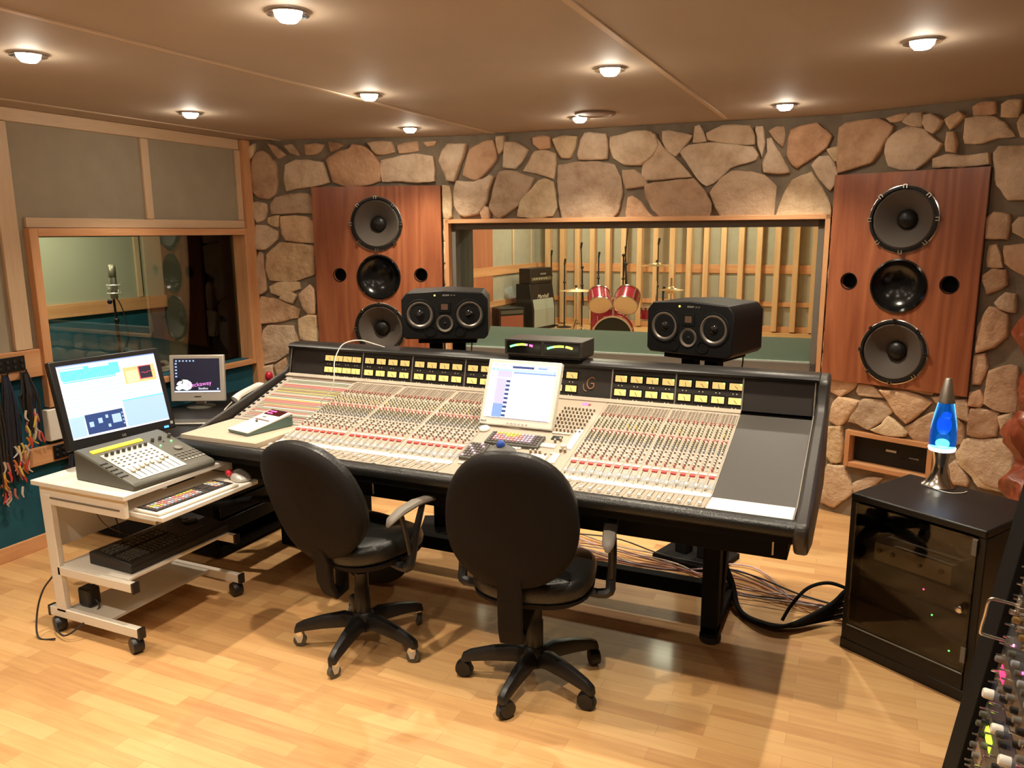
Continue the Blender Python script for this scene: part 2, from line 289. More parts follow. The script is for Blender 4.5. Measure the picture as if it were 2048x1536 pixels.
STONES="""-2,2294 32,2339 84,2360 75,2289 46,2261
60,2247 99,2303 142,2313 189,2280 231,2223 235,2102 221,2016 169,1980 92,1989 48,2032 48,2162
183,2361 239,2342 308,2285 249,2259 221,2301
300,2345 362,2354 389,2312 417,2269 343,2295
452,2349 528,2354 591,2346 563,2301 509,2281 459,2277
626,2366 693,2358 737,2336 691,2313 638,2296
303,2211 385,2245 491,2239 578,2227 600,2146 619,2086 527,2065 404,2053 303,2031 289,2115
609,2244 690,2295 781,2311 805,2345 893,2323 964,2252 992,2210 987,2091 904,2067 754,2059 650,2089 631,2167
909,2350 961,2360 1079,2357 1102,2284 1017,2272 972,2274
1122,2332 1167,2345 1266,2357 1271,2292 1135,2277
1306,2349 1400,2354 1385,2327 1334,2318
1004,2231 1134,2255 1267,2268 1376,2252 1385,2169 1382,2085 1268,2076 1128,2089 1009,2087 1001,2161
23,1949 75,1957 141,1942 148,1898 118,1837 65,1814 33,1868
179,1946 217,1989 330,2009 455,2014 486,1986 481,1873 331,1879 182,1871 173,1911
144,1845 232,1862 224,1779 176,1788 145,1810
246,1853 349,1857 450,1843 484,1812 477,1667 375,1672 273,1686 243,1735
26,1700 54,1793 129,1788 218,1748 207,1695 113,1622 23,1629
123,1584 194,1637 224,1668 309,1663 476,1640 472,1440 388,1418 325,1395 131,1397 108,1476
22,1513 64,1602 91,1584 97,1458 102,1331 57,1295 12,1318
128,1354 187,1379 348,1384 354,1332 297,1314 209,1277 139,1304
194,1268 268,1314 323,1286 291,1227 245,1245
352,1296 432,1364 470,1332 467,1155 410,1150 374,1187
31,1203 55,1277 197,1250 345,1182 323,1122 177,1094 12,1069
334,1113 410,1141 476,1141 479,944 427,943 342,965 337,1049
19,897 57,1028 93,1061 290,1058 325,928 260,872 139,800 5,760
8,737 107,766 119,653 112,548 4,546
121,757 213,820 228,683 201,550 166,625
1417,2222 1441,2290 1483,2330 1627,2327 1610,2270 1574,2196 1532,2081 1477,2089
1596,2124 1620,2195 1653,2289 1776,2341 1821,2342 1847,2274 1842,2214 1789,2155 1711,2089 1673,2090
1848,2364 1907,2365 1895,2279 1865,2253
1894,2165 1903,2245 1911,2325 1985,2321 2072,2271 2028,2200 1984,2152
2109,2345 2159,2352 2227,2343 2227,2274 2159,2271 2116,2302
2039,2133 2072,2178 2123,2256 2209,2256 2263,2237 2267,2171 2253,2076 2130,2120
2248,2329 2309,2342 2413,2337 2400,2270 2369,2207 2309,2212 2274,2276
2421,2221 2441,2313 2468,2357 2608,2344 2620,2261 2618,2191 2512,2192 2429,2195
2639,2323 2765,2348 2863,2350 2922,2328 2944,2259 2900,2192 2836,2145 2729,2152 2661,2195 2637,2266
1435,2055 1496,2047 1501,1956 1507,1850 1478,1822 1437,1826
1526,1997 1548,2084 1680,2069 1803,2114 1826,2099 1779,2005 1770,1936 1715,1861 1606,1842 1566,1856 1528,1920
1723,1868 1755,1909 1789,1895 1792,1825 1738,1819
1793,1902 1817,1963 1833,2038 1871,2132 1954,2136 2116,2084 2071,1998 2012,1918 1937,1865 1868,1824 1830,1846
2000,1837 2019,1945 2086,1998 2145,2063 2188,2078 2249,2053 2264,1960 2275,1893 2246,1837 2145,1821
2288,2164 2401,2173 2553,2174 2662,2151 2704,2073 2719,1982 2695,1860 2661,1818 2503,1817 2319,1819 2296,1939 2285,2059
2717,2117 2797,2114 2864,2068 2885,2016 2839,2011 2746,2001 2724,2072
2750,1820 2761,1943 2787,1952 2841,1915 2889,1850 2923,1824 2857,1815
2842,2050 2853,2139 2881,2263 2917,2326 2987,2232 3083,2144 3159,2061 3006,2055
2967,2343 3004,2345 3154,2309 3100,2247 3055,2191 3001,2225 2972,2285
3158,2270 3168,2359 3197,2367 3240,2273 3198,2268
3238,2320 3329,2357 3487,2352 3521,2291 3524,2238 3417,2243 3314,2263 3249,2279
3525,2340 3571,2338 3582,2251 3571,2161 3546,2228
3600,2312 3642,2334 3687,2332 3694,2258 3688,2215 3633,2273
3593,2266 3621,2271 3648,2217 3688,2153 3735,2071 3662,2067 3585,2076 3579,2133 3604,2188
3078,2216 3139,2252 3269,2259 3385,2244 3512,2226 3548,2178 3534,2147 3441,2125 3385,2108 3342,2065 3298,2027 3253,2006 3199,2050 3144,2129
3714,2171 3718,2263 3728,2312 3868,2344 3924,2296 3955,2264 3930,2205 3856,2153 3776,2094 3732,2133
3853,2104 3892,2152 3945,2156 3977,2112 3998,2056 3985,1989 3963,1959 3919,2010
3931,2193 3994,2208 3999,2123 3970,2130
2867,2026 3006,2036 3166,2051 3228,1984 3284,1898 3279,1846 3268,1813 3121,1815 2965,1824 2923,1865 2879,1939
3275,1963 3336,2046 3399,2085 3513,2078 3589,2057 3660,1992 3656,1904 3655,1805 3494,1804 3360,1799 3311,1878
3667,1802 3691,1884 3717,1959 3750,2021 3856,2070 3915,1979 3968,1885 3979,1804 3817,1806
3990,2307 4039,2333 4129,2338 4217,2340 4302,2289 4275,2233 4242,2171 4198,2104 4115,2082 4013,2057 3998,2190
4261,2338 4354,2352 4376,2344 4357,2320 4284,2314
4348,2308 4391,2348 4444,2347 4451,2270 4396,2285
4457,2290 4458,2333 4493,2335 4553,2295 4530,2257 4507,2236 4475,2257
4562,2300 4629,2333 4655,2308 4616,2269 4594,2246
4578,2232 4614,2232 4631,2177 4634,2124 4582,2140
4267,2159 4275,2222 4310,2251 4371,2280 4465,2258 4514,2207 4561,2178 4535,2139 4494,2095 4437,2052 4363,2056 4292,2082
4691,2351 4724,2367 4792,2364 4800,2305 4702,2305
4823,2346 4850,2362 4911,2359 4906,2279 4826,2287
4665,2199 4666,2294 4730,2300 4795,2288 4842,2257 4883,2205 4894,2185 4814,2187 4752,2167 4673,2169
4523,2104 4586,2120 4683,2105 4789,2115 4797,2055 4697,2054 4528,2054
4812,2108 4831,2141 4937,2135 5003,2123 5028,1872 4898,1877 4841,1953
4903,2246 4918,2288 4987,2280 4999,2161 4924,2182
4810,1783 4839,1814 4911,1801 4914,1678 4815,1683
4929,1752 4956,1786 5016,1780 5027,1664 4937,1713
4833,1643 4868,1649 4909,1534 4834,1537
4904,1644 5028,1654 5047,1469 4974,1516 4917,1555
4820,1491 4858,1523 4921,1520 4935,1445 4878,1412 4847,1395
4888,1351 4932,1405 4977,1397 4986,1307 4913,1322
4822,1223 4863,1329 4952,1294 4961,1183 4906,1121 4826,1081
4818,1065 4868,1081 4884,1009 4861,916 4823,911
4896,989 4987,1031 5023,1025 5046,789 4947,789 4889,818
4814,861 4864,884 4887,818 4872,792 4815,791
4825,634 4831,777 4958,775 4965,648 4879,627
4964,755 5029,787 5042,652 4991,664
4783,515 4814,598 5043,646 5071,357 4930,379 4837,459
4033,804 4052,846 4160,854 4218,834 4183,793 4118,738 4064,761
4213,785 4222,829 4303,828 4370,769 4319,767 4227,763
4064,583 4081,698 4109,734 4235,728 4199,655 4128,556
4180,596 4230,721 4258,743 4412,742 4432,704 4375,635 4300,568 4240,594
4350,816 4466,821 4548,809 4629,781 4572,709 4508,640 4449,689 4399,758
4312,570 4377,611 4407,664 4466,626 4518,588 4504,562 4416,552
4500,614 4570,673 4630,718 4685,732 4768,712 4801,673 4805,577 4676,547 4577,534 4536,568
4627,809 4677,822 4690,790 4655,779
4749,810 4803,818 4833,700 4767,717
4055,537 4140,558 4156,423 4150,340 4095,322 4061,360
4055,262 4071,304 4170,312 4213,233 4231,154 4128,39 4044,51
4243,157 4232,218 4312,268 4403,288 4329,203
4830,633 4838,757 4859,782 4960,776 4962,700 4957,656 4922,633 4850,625
4780,521 4822,603 5019,640 5021,525 5026,427 5015,347 4905,355 4849,422 4795,467
4776,342 4752,441 4779,476 4819,427 4853,377 4852,342
4289,865 4435,863 4635,838 4620,822 4449,824"""
# ================================================================== THE SETTING
LX = -4.15
b = B(); b.box(-4.3, 2.2, -1.6, 5.2, -.06, 0, FLOOR); struct('floor', b)
b = B(); b.box(-7, 1.6, 5.2, 15.2, -.06, 0, FLOOR); struct('floor.001', b, 'live room floor')
b = B(); b.box(-4.3, 2.2, -1.6, 5.3, CEIL, CEIL+.06, CEILM); struct('ceiling', b)
# battens over the ceiling cloth joints
SEAM = mat('ceiling_batten', (.56, .42, .29), .6)
for i, x in enumerate((-3.9, -2.37, -.85, .68)):
    b = B(); b.box(x-.012, x+.012, -1.5, 4.95 if x < -.3 else 4.6, CEIL-.006, CEIL-.0005, SEAM); struct('trim_%d' % (i+1), b)
# right and rear walls behind the camera
b = B(); b.box(2.0, 2.1, -1.6, 4.3, 0, CEIL, PANEL); struct('wall_right', b)
b = B(); b.box(-4.3, 2.1, -1.7, -1.6, 0, CEIL, PANEL); struct('wall_rear', b)
# ---- left wall with the booth window (opening y 2.88-4.45, z .84-1.73)
b = B()
b.box(LX-.12, LX, -1.6, 2.89, 1.12, CEIL, PANEL); b.box(LX-.12, LX, 2.89, 4.47, 1.74, CEIL, PANEL)
b.box(LX-.12, LX, -1.6, 2.89, 0, 1.12, TEAL); b.box(LX-.12, LX, 2.89, 4.47, 0, .83, TEAL); b.box(LX-.12, LX, 4.47, 4.66, 0, CEIL, PANEL)
struct('wall_left', b)
n = 10
def trim(x0, x1, y0, y1, z0, z1, m, bev=.003, name=None):
    global n
    b = B(); b.box(x0, x1, y0, y1, z0, z1, m); struct(name or 'trim_%d' % n, b, bevel=bev); n += 1
trim(LX, LX+.022, -1.5, 4.46, 2.315, 2.384, PALEW)                  # top beam
trim(LX, LX+.022, 2.84, 4.50, 1.772, 1.826, PALEW)                 # beam above the window
trim(LX, LX+.022, 2.70, 2.795, 1.125, 2.313, PALEZ)               # uprights
trim(LX, LX+.022, 1.1, 1.19, 1.125, 2.313, PALEZ)
trim(LX, LX+.020, 3.63, 3.685, 1.828, 2.313, PALEZ)
trim(LX, LX+.020, 4.425, 4.47, 1.828, 2.313, PALEZ)
trim(LX, LX+.03, -1.5, 2.835, .972, 1.122, PINEY)                  # rails
trim(LX, LX+.03, -1.5, 4.44, .478, .578, PINEY)
trim(LX, LX+.018, -1.5, 4.5, 0, .082, PINEY, name='baseboard_left')
trim(LX-.01, LX+.05, 4.47, 4.545, 0, 2.383, PINEZ)                  # corner post
# booth window frame
b = B()
b.box(LX-.10, LX+.045, 2.835, 2.885, .79, 1.77, PINEZ); b.box(LX-.10, LX+.045, 4.44, 4.475, .79, 1.77, PINEZ)
b.box(LX-.10, LX+.045, 2.885, 4.44, 1.725, 1.77, PINEY); b.box(LX-.10, LX+.045, 2.885, 4.44, .79, .825, PINEY)
wf = struct('window_1', b, bevel=.003)
b = B(); b.box(LX-.30, LX-.1, 2.86, 4.50, .80, .83, FELT); b.box(LX-.30, LX-.1, 2.86, 4.50, 1.72, 1.75, FELT)
b.box(LX-.30, LX-.1, 2.86, 2.885, .8, 1.75, FELT); b.box(LX-.30, LX-.1, 4.44, 4.5, .8, 1.75, FELT)
b.build('window_reveal', wf)
b = B(); b.box(LX-.075, LX-.069, 2.885, 4.44, .825, 1.725, GLASS); b.build('window_pane', wf)
# ---- vocal booth
BX = -5.9
BOOTH = mat('booth_fabric', (.42, .42, .31), .95, bump=.3, bscale=300)
b = B(); b.box(BX-.1, BX, 1.8, 5.35, 1.19, 2.4, BOOTH); b.box(BX-.1, BX, 1.8, 5.35, 0, 1.08, TEAL); struct('wall_booth', b)
b = B(); b.box(BX, -4.45, 5.3, 5.4, 0, 2.4, mat('booth_dark_fabric', (.07, .065, .04), .95, bump=.3, bscale=300)); struct('wall_booth.001', b)
b = B(); b.box(BX, -4.3, 1.7, 1.8, 0, 2.4, BOOTH); struct('wall_booth.002', b)
b = B(); b.box(BX-.1, -4.3, 1.7, 5.4, 2.4, 2.45, mat('booth_ceiling', (.09, .075, .05), .9)); struct('ceiling.001', b)
b = B(); b.box(BX-.1, -4.3, 1.7, 5.4, -.06, -.002, FLOOR); struct('floor.002', b)
trim(BX, BX+.025, 1.8, 5.3, 1.08, 1.19, PINEY)
trim(BX, BX+.02, 5.0, 5.05, 1.192, 2.38, PALEZ)
trim(BX, BX+.03, 1.8, 5.3, .42, .5, PINEY)
# ---- stone wall: three flat stretches, u runs along them
WP = [(-4.15, 4.55), (-2.75, 4.99), (-.22, 5.13), (1.9, 4.30)]
UU = [0]
for (a, c), (d, e) in zip(WP, WP[1:]): UU.append(UU[-1]+math.hypot(d-a, e-c))
def WF(u, z, h=0):
    """point on the stone wall, h = distance out into the room"""
    i = 0 if u < UU[1] else (1 if u < UU[2] else 2)
    (a, c), (d, e) = WP[i], WP[i+1]; L = UU[i+1]-UU[i]; t = Vector(((d-a)/L, (e-c)/L, 0)); nn = Vector((t.y, -t.x, 0))
    return Vector((a, c, z))+t*(u-UU[i])+nn*h
def wseg(b, u0, u1, z0, z1, m, h0=-.12, h1=0):
    i = 0 if (u0+u1)/2 < UU[1] else (1 if (u0+u1)/2 < UU[2] else 2)
    (a, c), (d, e) = WP[i], WP[i+1]; L = UU[i+1]-UU[i]; t = Vector(((d-a)/L, (e-c)/L, 0)); nn = Vector((t.y, -t.x, 0))
    def P(u, z, h): return Vector((a, c, z))+t*(u-UU[i])+nn*h
    v = [b.bm.verts.new(P(u, z, h)) for z in (z0, z1) for h in (h1, h0) for u in (u0, u1)]
    for q in ((0, 2, 3, 1), (4, 5, 7, 6), (0, 1, 5, 4), (2, 6, 7, 3), (0, 4, 6, 2), (1, 3, 7, 5)): b.face([v[i] for i in q], m)
W0, W1, W2, W3 = 1.463, 3.978, .845, 1.822                          # live room window, outer frame
b = B()
PB0, PB1, PB2, PB3 = .50, 1.417, .86, 2.045
wseg(b, 0, PB0, 0, CEIL, MORTAR); wseg(b, PB1, UU[1], 0, CEIL, MORTAR); wseg(b, PB0, PB1, 0, PB2, MORTAR); wseg(b, PB0, PB1, PB3, CEIL, MORTAR); wseg(b, PB0-.02, PB1+.02, PB2-.02, PB3+.02, MORTAR, -.2, -.13)
wseg(b, UU[1], W1, 0, W2, MORTAR); wseg(b, UU[1], W1, W3, CEIL, MORTAR); wseg(b, W1, UU[2], 0, CEIL, MORTAR)
N0, N1, N2, N3 = 4.176, 4.668, .325, .548
wseg(b, UU[2], N0, 0, .852, MORTAR); wseg(b, UU[2], 4.015, .852, 2.034, MORTAR); wseg(b, N1, UU[3], 0, .852, MORTAR); wseg(b, N0, N1, 0, N2, MORTAR); wseg(b, N0, N1, N3, .852, MORTAR); wseg(b, 4.015, N0, .852, 2.034, BLACKM, -.2, -.13); wseg(b, N0, 4.80, .852, 2.034, BLACKM, -.2, -.13); wseg(b, UU[2], 4.80, 2.034, CEIL, MORTAR); wseg(b, 4.80, UU[3], .852, CEIL, MORTAR)
wseg(b, N0-.02, N1+.02, N2-.02, N3+.02, BLACKM, -.42, -.36)
col = b.bm.loops.layers.color.new('tone')
for f in b.bm.faces:
    for l in f.loops: l[col] = (1, 1, 1, 1)
def add_stone(P, rnd, grow=.006):
    # P: list of (u, z); finer outline with a little wander, three rings, domed face
    n = len(P); Q = []
    for i in range(n):
        a, c = Vector(P[i]), Vector(P[(i+1) % n]); L = (c-a).length; k = max(1, int(L/.028))
        for j in range(k):
            p = a.lerp(c, j/k); w = .0045 if j else 0
            nv = noise.noise_vector(Vector((p.x*23, p.y*23, 0)))
            Q.append(Vector((p.x+nv.x*w*1.6, p.y+nv.y*w*1.6)))
    # round the corners
    for _ in range(1): Q = [Q[i]*.9+(Q[i-1]+Q[(i+1) % len(Q)])*.05 for i in range(len(Q))]
    c0 = sum((q for q in Q), Vector((0, 0)))/len(Q)
    if grow: Q = [q+(q-c0).normalized()*grow for q in Q]
    cx = sum((q for q in Q), Vector((0, 0)))/len(Q)
    hh = .022+rnd.random()*.018; tone = .84+.28*rnd.random(); warm = rnd.random()
    tc = (min(1.25, tone*(1.02+.04*warm)), tone*(1.01-.06*warm), tone*(1-.12*warm), 1)
    tx, ty = rnd.uniform(-.06, .06), rnd.uniform(-.06, .06)
    nv = None; rings = []
    for sc, h in ((1.0, 0), (1.0, .62), (.985, .92), (.93, 1.0), (.62, 1.02), (.3, 1.03)):
        R = []
        for q in Q:
            d = q-cx; p = cx+d*sc
            if sc < 1 and sc > .9 and d.length: p = q-d.normalized()*min(.004 if sc > .95 else .014, d.length*.3)
            r = noise.noise(Vector((p.x*7, p.y*7, 3)))*.010+noise.noise(Vector((p.x*19, p.y*19, 1)))*.005
            H = h*hh+(r+d.x*sc*tx+d.y*sc*ty if h > .7 else 0)
            R.append(b.bm.verts.new(WF(p.x, p.y, max(H, 0 if h < .1 else .004))))
        rings.append(R)
    fs = []; n = len(Q)
    for A, D in zip(rings, rings[1:]):
        for i in range(n): fs.append(b.face([A[i], A[(i+1) % n], D[(i+1) % n], D[i]], STONE, True))
    cv = b.bm.verts.new(WF(cx.x, cx.y, hh*1.03+noise.noise(Vector((cx.x*7, cx.y*7, 3)))*.010)); A = rings[-1]
    for i in range(n): fs.append(b.face([A[i], A[(i+1) % n], cv], STONE, True))
    for f in fs:
        for l in f.loops: l[col] = tc
rs = random.Random(5)
ST = [[tuple(float(v)/1000 for v in p.split(',')) for p in l.split()] for l in STONES.split('\n')]
for P in ST: add_stone(P, rs)
# coursed filler where the photo hides the wall: behind the desk, under the window, beside the carving
def filler(u0, u1, z0, z1, su=.26, sz=.19):
    z = z0
    while z < z1-.05:
        h = min(sz*rs.uniform(.75, 1.2), z1-z); u = u0
        while u < u1-.05:
            wd = min(su*rs.uniform(.6, 1.3), u1-u); j = lambda s: rs.uniform(-s, s)
            add_stone([(u+.01, z+.01+abs(j(.02))), (u+wd*.5, z+.008), (u+wd-.012, z+.012+abs(j(.02))), (u+wd-.01-abs(j(.02)), z+h-.012-abs(j(.03))), (u+wd*.45, z+h-.01), (u+.012+abs(j(.02)), z+h-.012-abs(j(.03)))], rs)
            u += wd
        z += h
filler(.05, 1.45, .0, .66); filler(1.48, 3.98, .0, .83); filler(5.1, 6.2, 0, 2.3); filler(4.35, 5.08, 0, .22)
# slim stones between the window frame and the speaker panels
for k in range(6): add_stone([(1.437, .9+k*.155), (1.458, .9+k*.155), (1.458, 1.045+k*.155), (1.437, 1.045+k*.155)], rs)
for k in range(7): add_stone([(3.984, .87+k*.135), (3.998, .87+k*.135), (3.998, .995+k*.135), (3.984, .995+k*.135)], rs)
struct('wall_front', b, 'wall of irregular tan stones set in grey brown mortar', sharp=60)
# ---- live room window: pine frame, felt reveal, glass, carpeted sill
def ub(b, u0, u1, z0, z1, h0, h1, m): wseg(b, u0, u1, z0, z1, m, h0, h1)
b = B()
ub(b, W0, W0+.028, W2, W3, -.1, .05, PINEZ); ub(b, W1-.028, W1, W2, W3, -.1, .05, PINEZ)
ub(b, W0, UU[1], W3-.028, W3, -.1, .05, PINEX)
ub(b, UU[1], W1, W3-.028, W3, -.1, .05, PINEX); ub(b, UU[1], W1, W2, W2+.025, -.1, .06, PINEX)
wf2 = struct('window_2', b, bevel=.002)
b = B(); a0, a1, c0, c1 = W0+.03, W1-.03, W2+.025, W3-.028
ub(b, a0, a0+.03, c0, c1, -.3, -.0, FELT); ub(b, a1-.035, a1, c0, c1, -.3, -.0, FELT); ub(b, UU[1], a1, c1-.042, c1, -.3, -.0, FELT); ub(b, UU[1], a1, c0, c0+.05, -.3, -.0, FELT)
b.build('window_reveal', wf2)
b = B()
p = [WF(UU[1]-.0, c0+.05, -.06), WF(a1-.03, c0+.05, -.06), WF(a1-.03, c0+.13, -.62)+Vector((0, 0, 0)), WF(UU[1], c0+.13, -.62)]
q = [v-Vector((0, 0, .05)) for v in p]
b.loft([[q[0], q[1], q[2], q[3]], [p[0], p[1], p[2], p[3]]], TEALS, smooth=False); b.build('window_sill', wf2, 'sage green carpeted sill')
b = B(); ub(b, UU[1]+.003, a1-.033, c0+.05, c1-.04, -.078, -.072, GLASS); b.build('window_pane', wf2)
# ---- live room shell
SAGE = mat('sage_fabric', (.40, .365, .275), .95, bump=.3, bscale=300, var=.05)
BY, LLX = 14.3, -5.95
b = B(); b.box(-7, 1.6, BY, BY+.1, 0, 3.1, SAGE); struct('wall_live', b)
b = B(); b.box(LLX-.1, LLX, 5.6, BY, 0, 3.1, SAGE); struct('wall_live.001', b)
b = B(); b.box(1.5, 1.6, 5.6, BY, 0, 3.1, SAGE); struct('wall_live.002', b)
b = B(); b.box(-7, 1.6, 5.5, BY+.1, 3.05, 3.15, mat('live_ceiling', (.5, .4, .28), .9)); struct('ceiling.002', b)
b = B(); b.box(LLX, -3.3, 5.45, 5.6, 0, 3.1, SAGE); b.box(-.2, 1.6, 5.45, 5.6, 0, 3.1, SAGE); b.box(-3.3, -.2, 5.55, 5.6, 0, .97, SAGE); b.box(-3.3, -.2, 5.55, 5.6, 1.95, 3.1, SAGE); struct('wall_live.003', b)
trim(LLX, LLX+.03, 5.7, BY, 1.0, 1.15, PINEY); trim(LLX, LLX+.03, 5.7, BY, .46, .56, PINEY)
REDP = wood('red_panel', (.40, .13, .06), (.52, .2, .1), 'Z', rings=1)
b = B(); b.box(LLX, LLX+.025, 11.45, 12.3, 0, 2.6, REDP); struct('wall_live.004', b, 'red brown panel')
trim(LLX+.001, LLX+.02, 13.15, 13.22, 1.15, 3.0, PALEZ); trim(LLX+.001, LLX+.02, 14.0, 14.05, 1.15, 3.0, PALEZ)
FINW = wood('slat_wood', (.58, .32, .14), (.72, .46, .24), 'Z', rings=1.5)
for k in range(18): trim(-5.70+k*.299, -5.61+k*.299, BY-.17, BY-.002, .02, 3.0, FINW)
trim(LLX+.04, 1.45, BY-.03, BY-.001, 1.0, 1.15, PINEX); trim(LLX+.04, 1.45, BY-.05, BY-.001, .44, .52, PINEX); trim(LLX+.04, 1.45, BY-.05, BY-.001, 0, .1, PINEX)
# ---- ceiling lamps
def downlight(x, y, z=CEIL):
    t = thing('recessed_downlight', '', 'ceiling light', (x, y, z))
    b = B(); b.lathe([(.043, -.002), (.056, -.004), (.064, -.010), (.058, -.0005)], (0, 0, 0), (0, 0, 1), CHROME, 28, caps=False); b.build('bezel', t)
    b = B(); b.lathe([(.001, -.032), (.026, -.029), (.039, -.015), (.042, -.001)], (0, 0, 0), (0, 0, 1), BULB, 20); b.build('bulb', t)
    return t
LL = {(-2.87, 2.06): 'glowing chrome ceiling downlight at the far left edge, nearest the camera', (-1.65, 2.03): 'big blown-out ceiling downlight cut by the top edge of the photo',
      (.106, 3.29): 'ceiling downlight at the upper right, in front of the right wooden speaker panel', (-2.25, 3.33): 'ceiling downlight in the middle row straight above the left cherry wood speaker panel',
      (-1.03, 3.26): 'ceiling downlight in the middle row, just left of the right ceiling seam', (-3.45, 3.38): 'small ceiling downlight above the left wall panels',
      (-.48, 4.58): 'ceiling downlight close to the stone wall, right of the right ceiling seam', (-2.73, 4.48): 'smallest ceiling downlight close to the stone wall above the left wooden speaker panel',
      (-1.61, 4.53): 'ceiling downlight close to the stone wall beside the round dark vent'}
first = None
for (x, y), lab in LL.items():
    if first is None: first = downlight(x, y); first['label'] = lab; first['group'] = 'recessed ceiling downlights'
    else: dup(first, (x, y, CEIL), 0, lab, 'recessed ceiling downlights')
for (x, y) in LAMPS:
    if (x, y) not in LL: dup(first, (x, y, CEIL), 0, 'ceiling downlight outside the photo, behind the camera', 'downlights behind the camera')
b = B(); b.lathe([(.115, -.001), (.115, -.010), (.095, -.012), (.09, -.006), (.001, -.006)], (0, 0, 0), (0, 0, 1), mat('vent_brown', (.22, .13, .08), .6), 32)
o = b.build('ceiling_speaker'); o.location = (-1.48, 4.42, CEIL); tag(o, 'round brown flush ceiling vent beside a downlight near the stone wall', 'vent')
# ================================================================== WALL-MOUNTED THINGS
def wall_thing(name, label, cat, u0, u1, z0, z1):
    """empty on the stone wall with x along the wall from u0 to u1, y out of the back; returns thing, width"""
    a, c = WF(u0+.0001, z0), WF(u1-.0001, z0)
    t = thing(name, label, cat, a, math.atan2(c.y-a.y, c.x-a.x)); return t, (c-a).length
def big_woofer(t, x, z, r, y=-.045):
    w = B(); w.lathe([(r*.90, .0), (r*1.0, -.004), (r*1.0, .012), (r*.93, .014), (r*.90, .004)], (x, y, z), (0, -1, 0), SATIN, 40, caps=False)
    w.lathe([(r*1.025, -.002), (r*1.025, .004), (r*.99, .006)], (x, y, z), (0, -1, 0), CHROME, 40, caps=False)
    o = w.build('woofer', t)
    w = B(); w.lathe([(r*.90, .003), (r*.84, .010), (r*.77, .003), (r*.31, -.055)], (x, y, z), (0, -1, 0), CONE, 40, caps=False); w.build('cone', o)
    w = B(); w.lathe([(r*.31, -.054), (r*.27, -.036), (r*.15, -.024), (.0001, -.02)], (x, y, z), (0, -1, 0), SATIN, 24, caps=False); w.build('dust_cap', o)
    for k in range(8):
        a = k*PI/4+PI/8*0; w = B(); cx, cz = x+math.cos(a)*r*.985, z+math.sin(a)*r*.985
        T = Matrix.Translation((cx, y-.013, cz))@Matrix.Rotation(-a, 4, 'Y'); w.box(-.011, .011, -.006, .008, -.011, .011, CHROME, T); w.box(-.013, .005, -.009, -.004, -.004, .004, BLACKM, T); w.build('clamp', o)
def speaker_panel(label, u0, u1, z0, z1, xs, horn, ports, wr, hr):
    t, L = wall_thing('wall_speaker', label, 'loudspeaker', u0, u1, z0, z1)
    H_ = z1-z0
    holes = [(fx*L, fz*H_, wr*.9) for fx, fz in xs]+[(horn[0]*L, horn[1]*H_, hr*.9)]+[(fx*L, fz*H_, .0435) for fx, fz in ports]
    b = B(); loops = [[(0, 0), (L, 0), (L, H_), (0, H_)]]+[[(x+r*math.cos(2*PI*i/40), z+r*math.sin(2*PI*i/40)) for i in range(40)] for x, z, r in holes]
    edges = []
    for lp in loops:
        vs = [b.bm.verts.new((x, -.045, z)) for x, z in lp]; edges += [b.bm.edges.new((vs[i], vs[(i+1) % len(vs)])) for i in range(len(vs))]
    r_ = bmesh.ops.triangle_fill(b.bm, edges=edges, use_beauty=True, normal=(0, -1, 0)); k = b.mi(CHERRY); fs = [f for f in b.bm.faces]
    for f in fs: f.material_index = k
    ex = bmesh.ops.extrude_face_region(b.bm, geom=fs); bmesh.ops.translate(b.bm, vec=(0, .025, 0), verts=[v for v in ex['geom'] if isinstance(v, bmesh.types.BMVert)])
    b.build('baffle', t)
    bb = B(); bb.box(.004, L-.004, .11, .12, .004, H_-.004, BLACKM)
    for q in ((.002, .012, .002, H_-.002), (L-.012, L-.002, .002, H_-.002), (.012, L-.012, .002, .012), (.012, L-.012, H_-.012, H_-.002)): bb.box(q[0], q[1], -.02, .11, q[2], q[3], BLACKM)
    bb.build('box', t)
    for (fx, fz) in xs: big_woofer(t, fx*L, fz*(z1-z0), wr)
    x, z = horn[0]*L, horn[1]*(z1-z0)
    w = B(); w.lathe([(hr, 0), (hr, .008), (hr*.94, .012), (hr*.90, .002), (hr*.82, -.016), (hr*.66, -.036), (hr*.45, -.050), (hr*.22, -.058), (.0005, -.060)], (x, -.045, z), (0, -1, 0), mat('gloss_black', (.006, .006, .006), .18), 40, caps=False)
    o = w.build('midrange_horn', t)
    for k in range(4):
        a = PI/4+k*PI/2; w = B(); w.cyl((x+math.cos(a)*hr*.95, -.056, z+math.sin(a)*hr*.95), (x+math.cos(a)*hr*.95, -.060, z+math.sin(a)*hr*.95), .004, CHROME, seg=8); w.build('screw', o)
    for fx, fz in ports:
        w = B(); w.lathe([(.047, -.001), (.049, .0015), (.044, .002), (.043, -.06), (.0001, -.061)], (fx*L, -.046, fz*(z1-z0)), (0, -1, 0), BLACKM, 28, caps=False); w.build('port', t)
speaker_panel('cherry wood speaker panel with three round drivers left of the big window', .492, 1.425, .85, 2.055,
              [(.50, .785), (.50, .165)], (.505, .475), [(.195, .487), (.835, .487)], .186, .160)
speaker_panel('cherry wood speaker panel with three round drivers right of the big window', 4.005, 4.81, .842, 2.044,
              [(.50, .785), (.505, .17)], (.50, .48), [(.155, .495), (.825, .495)], .182, .152)
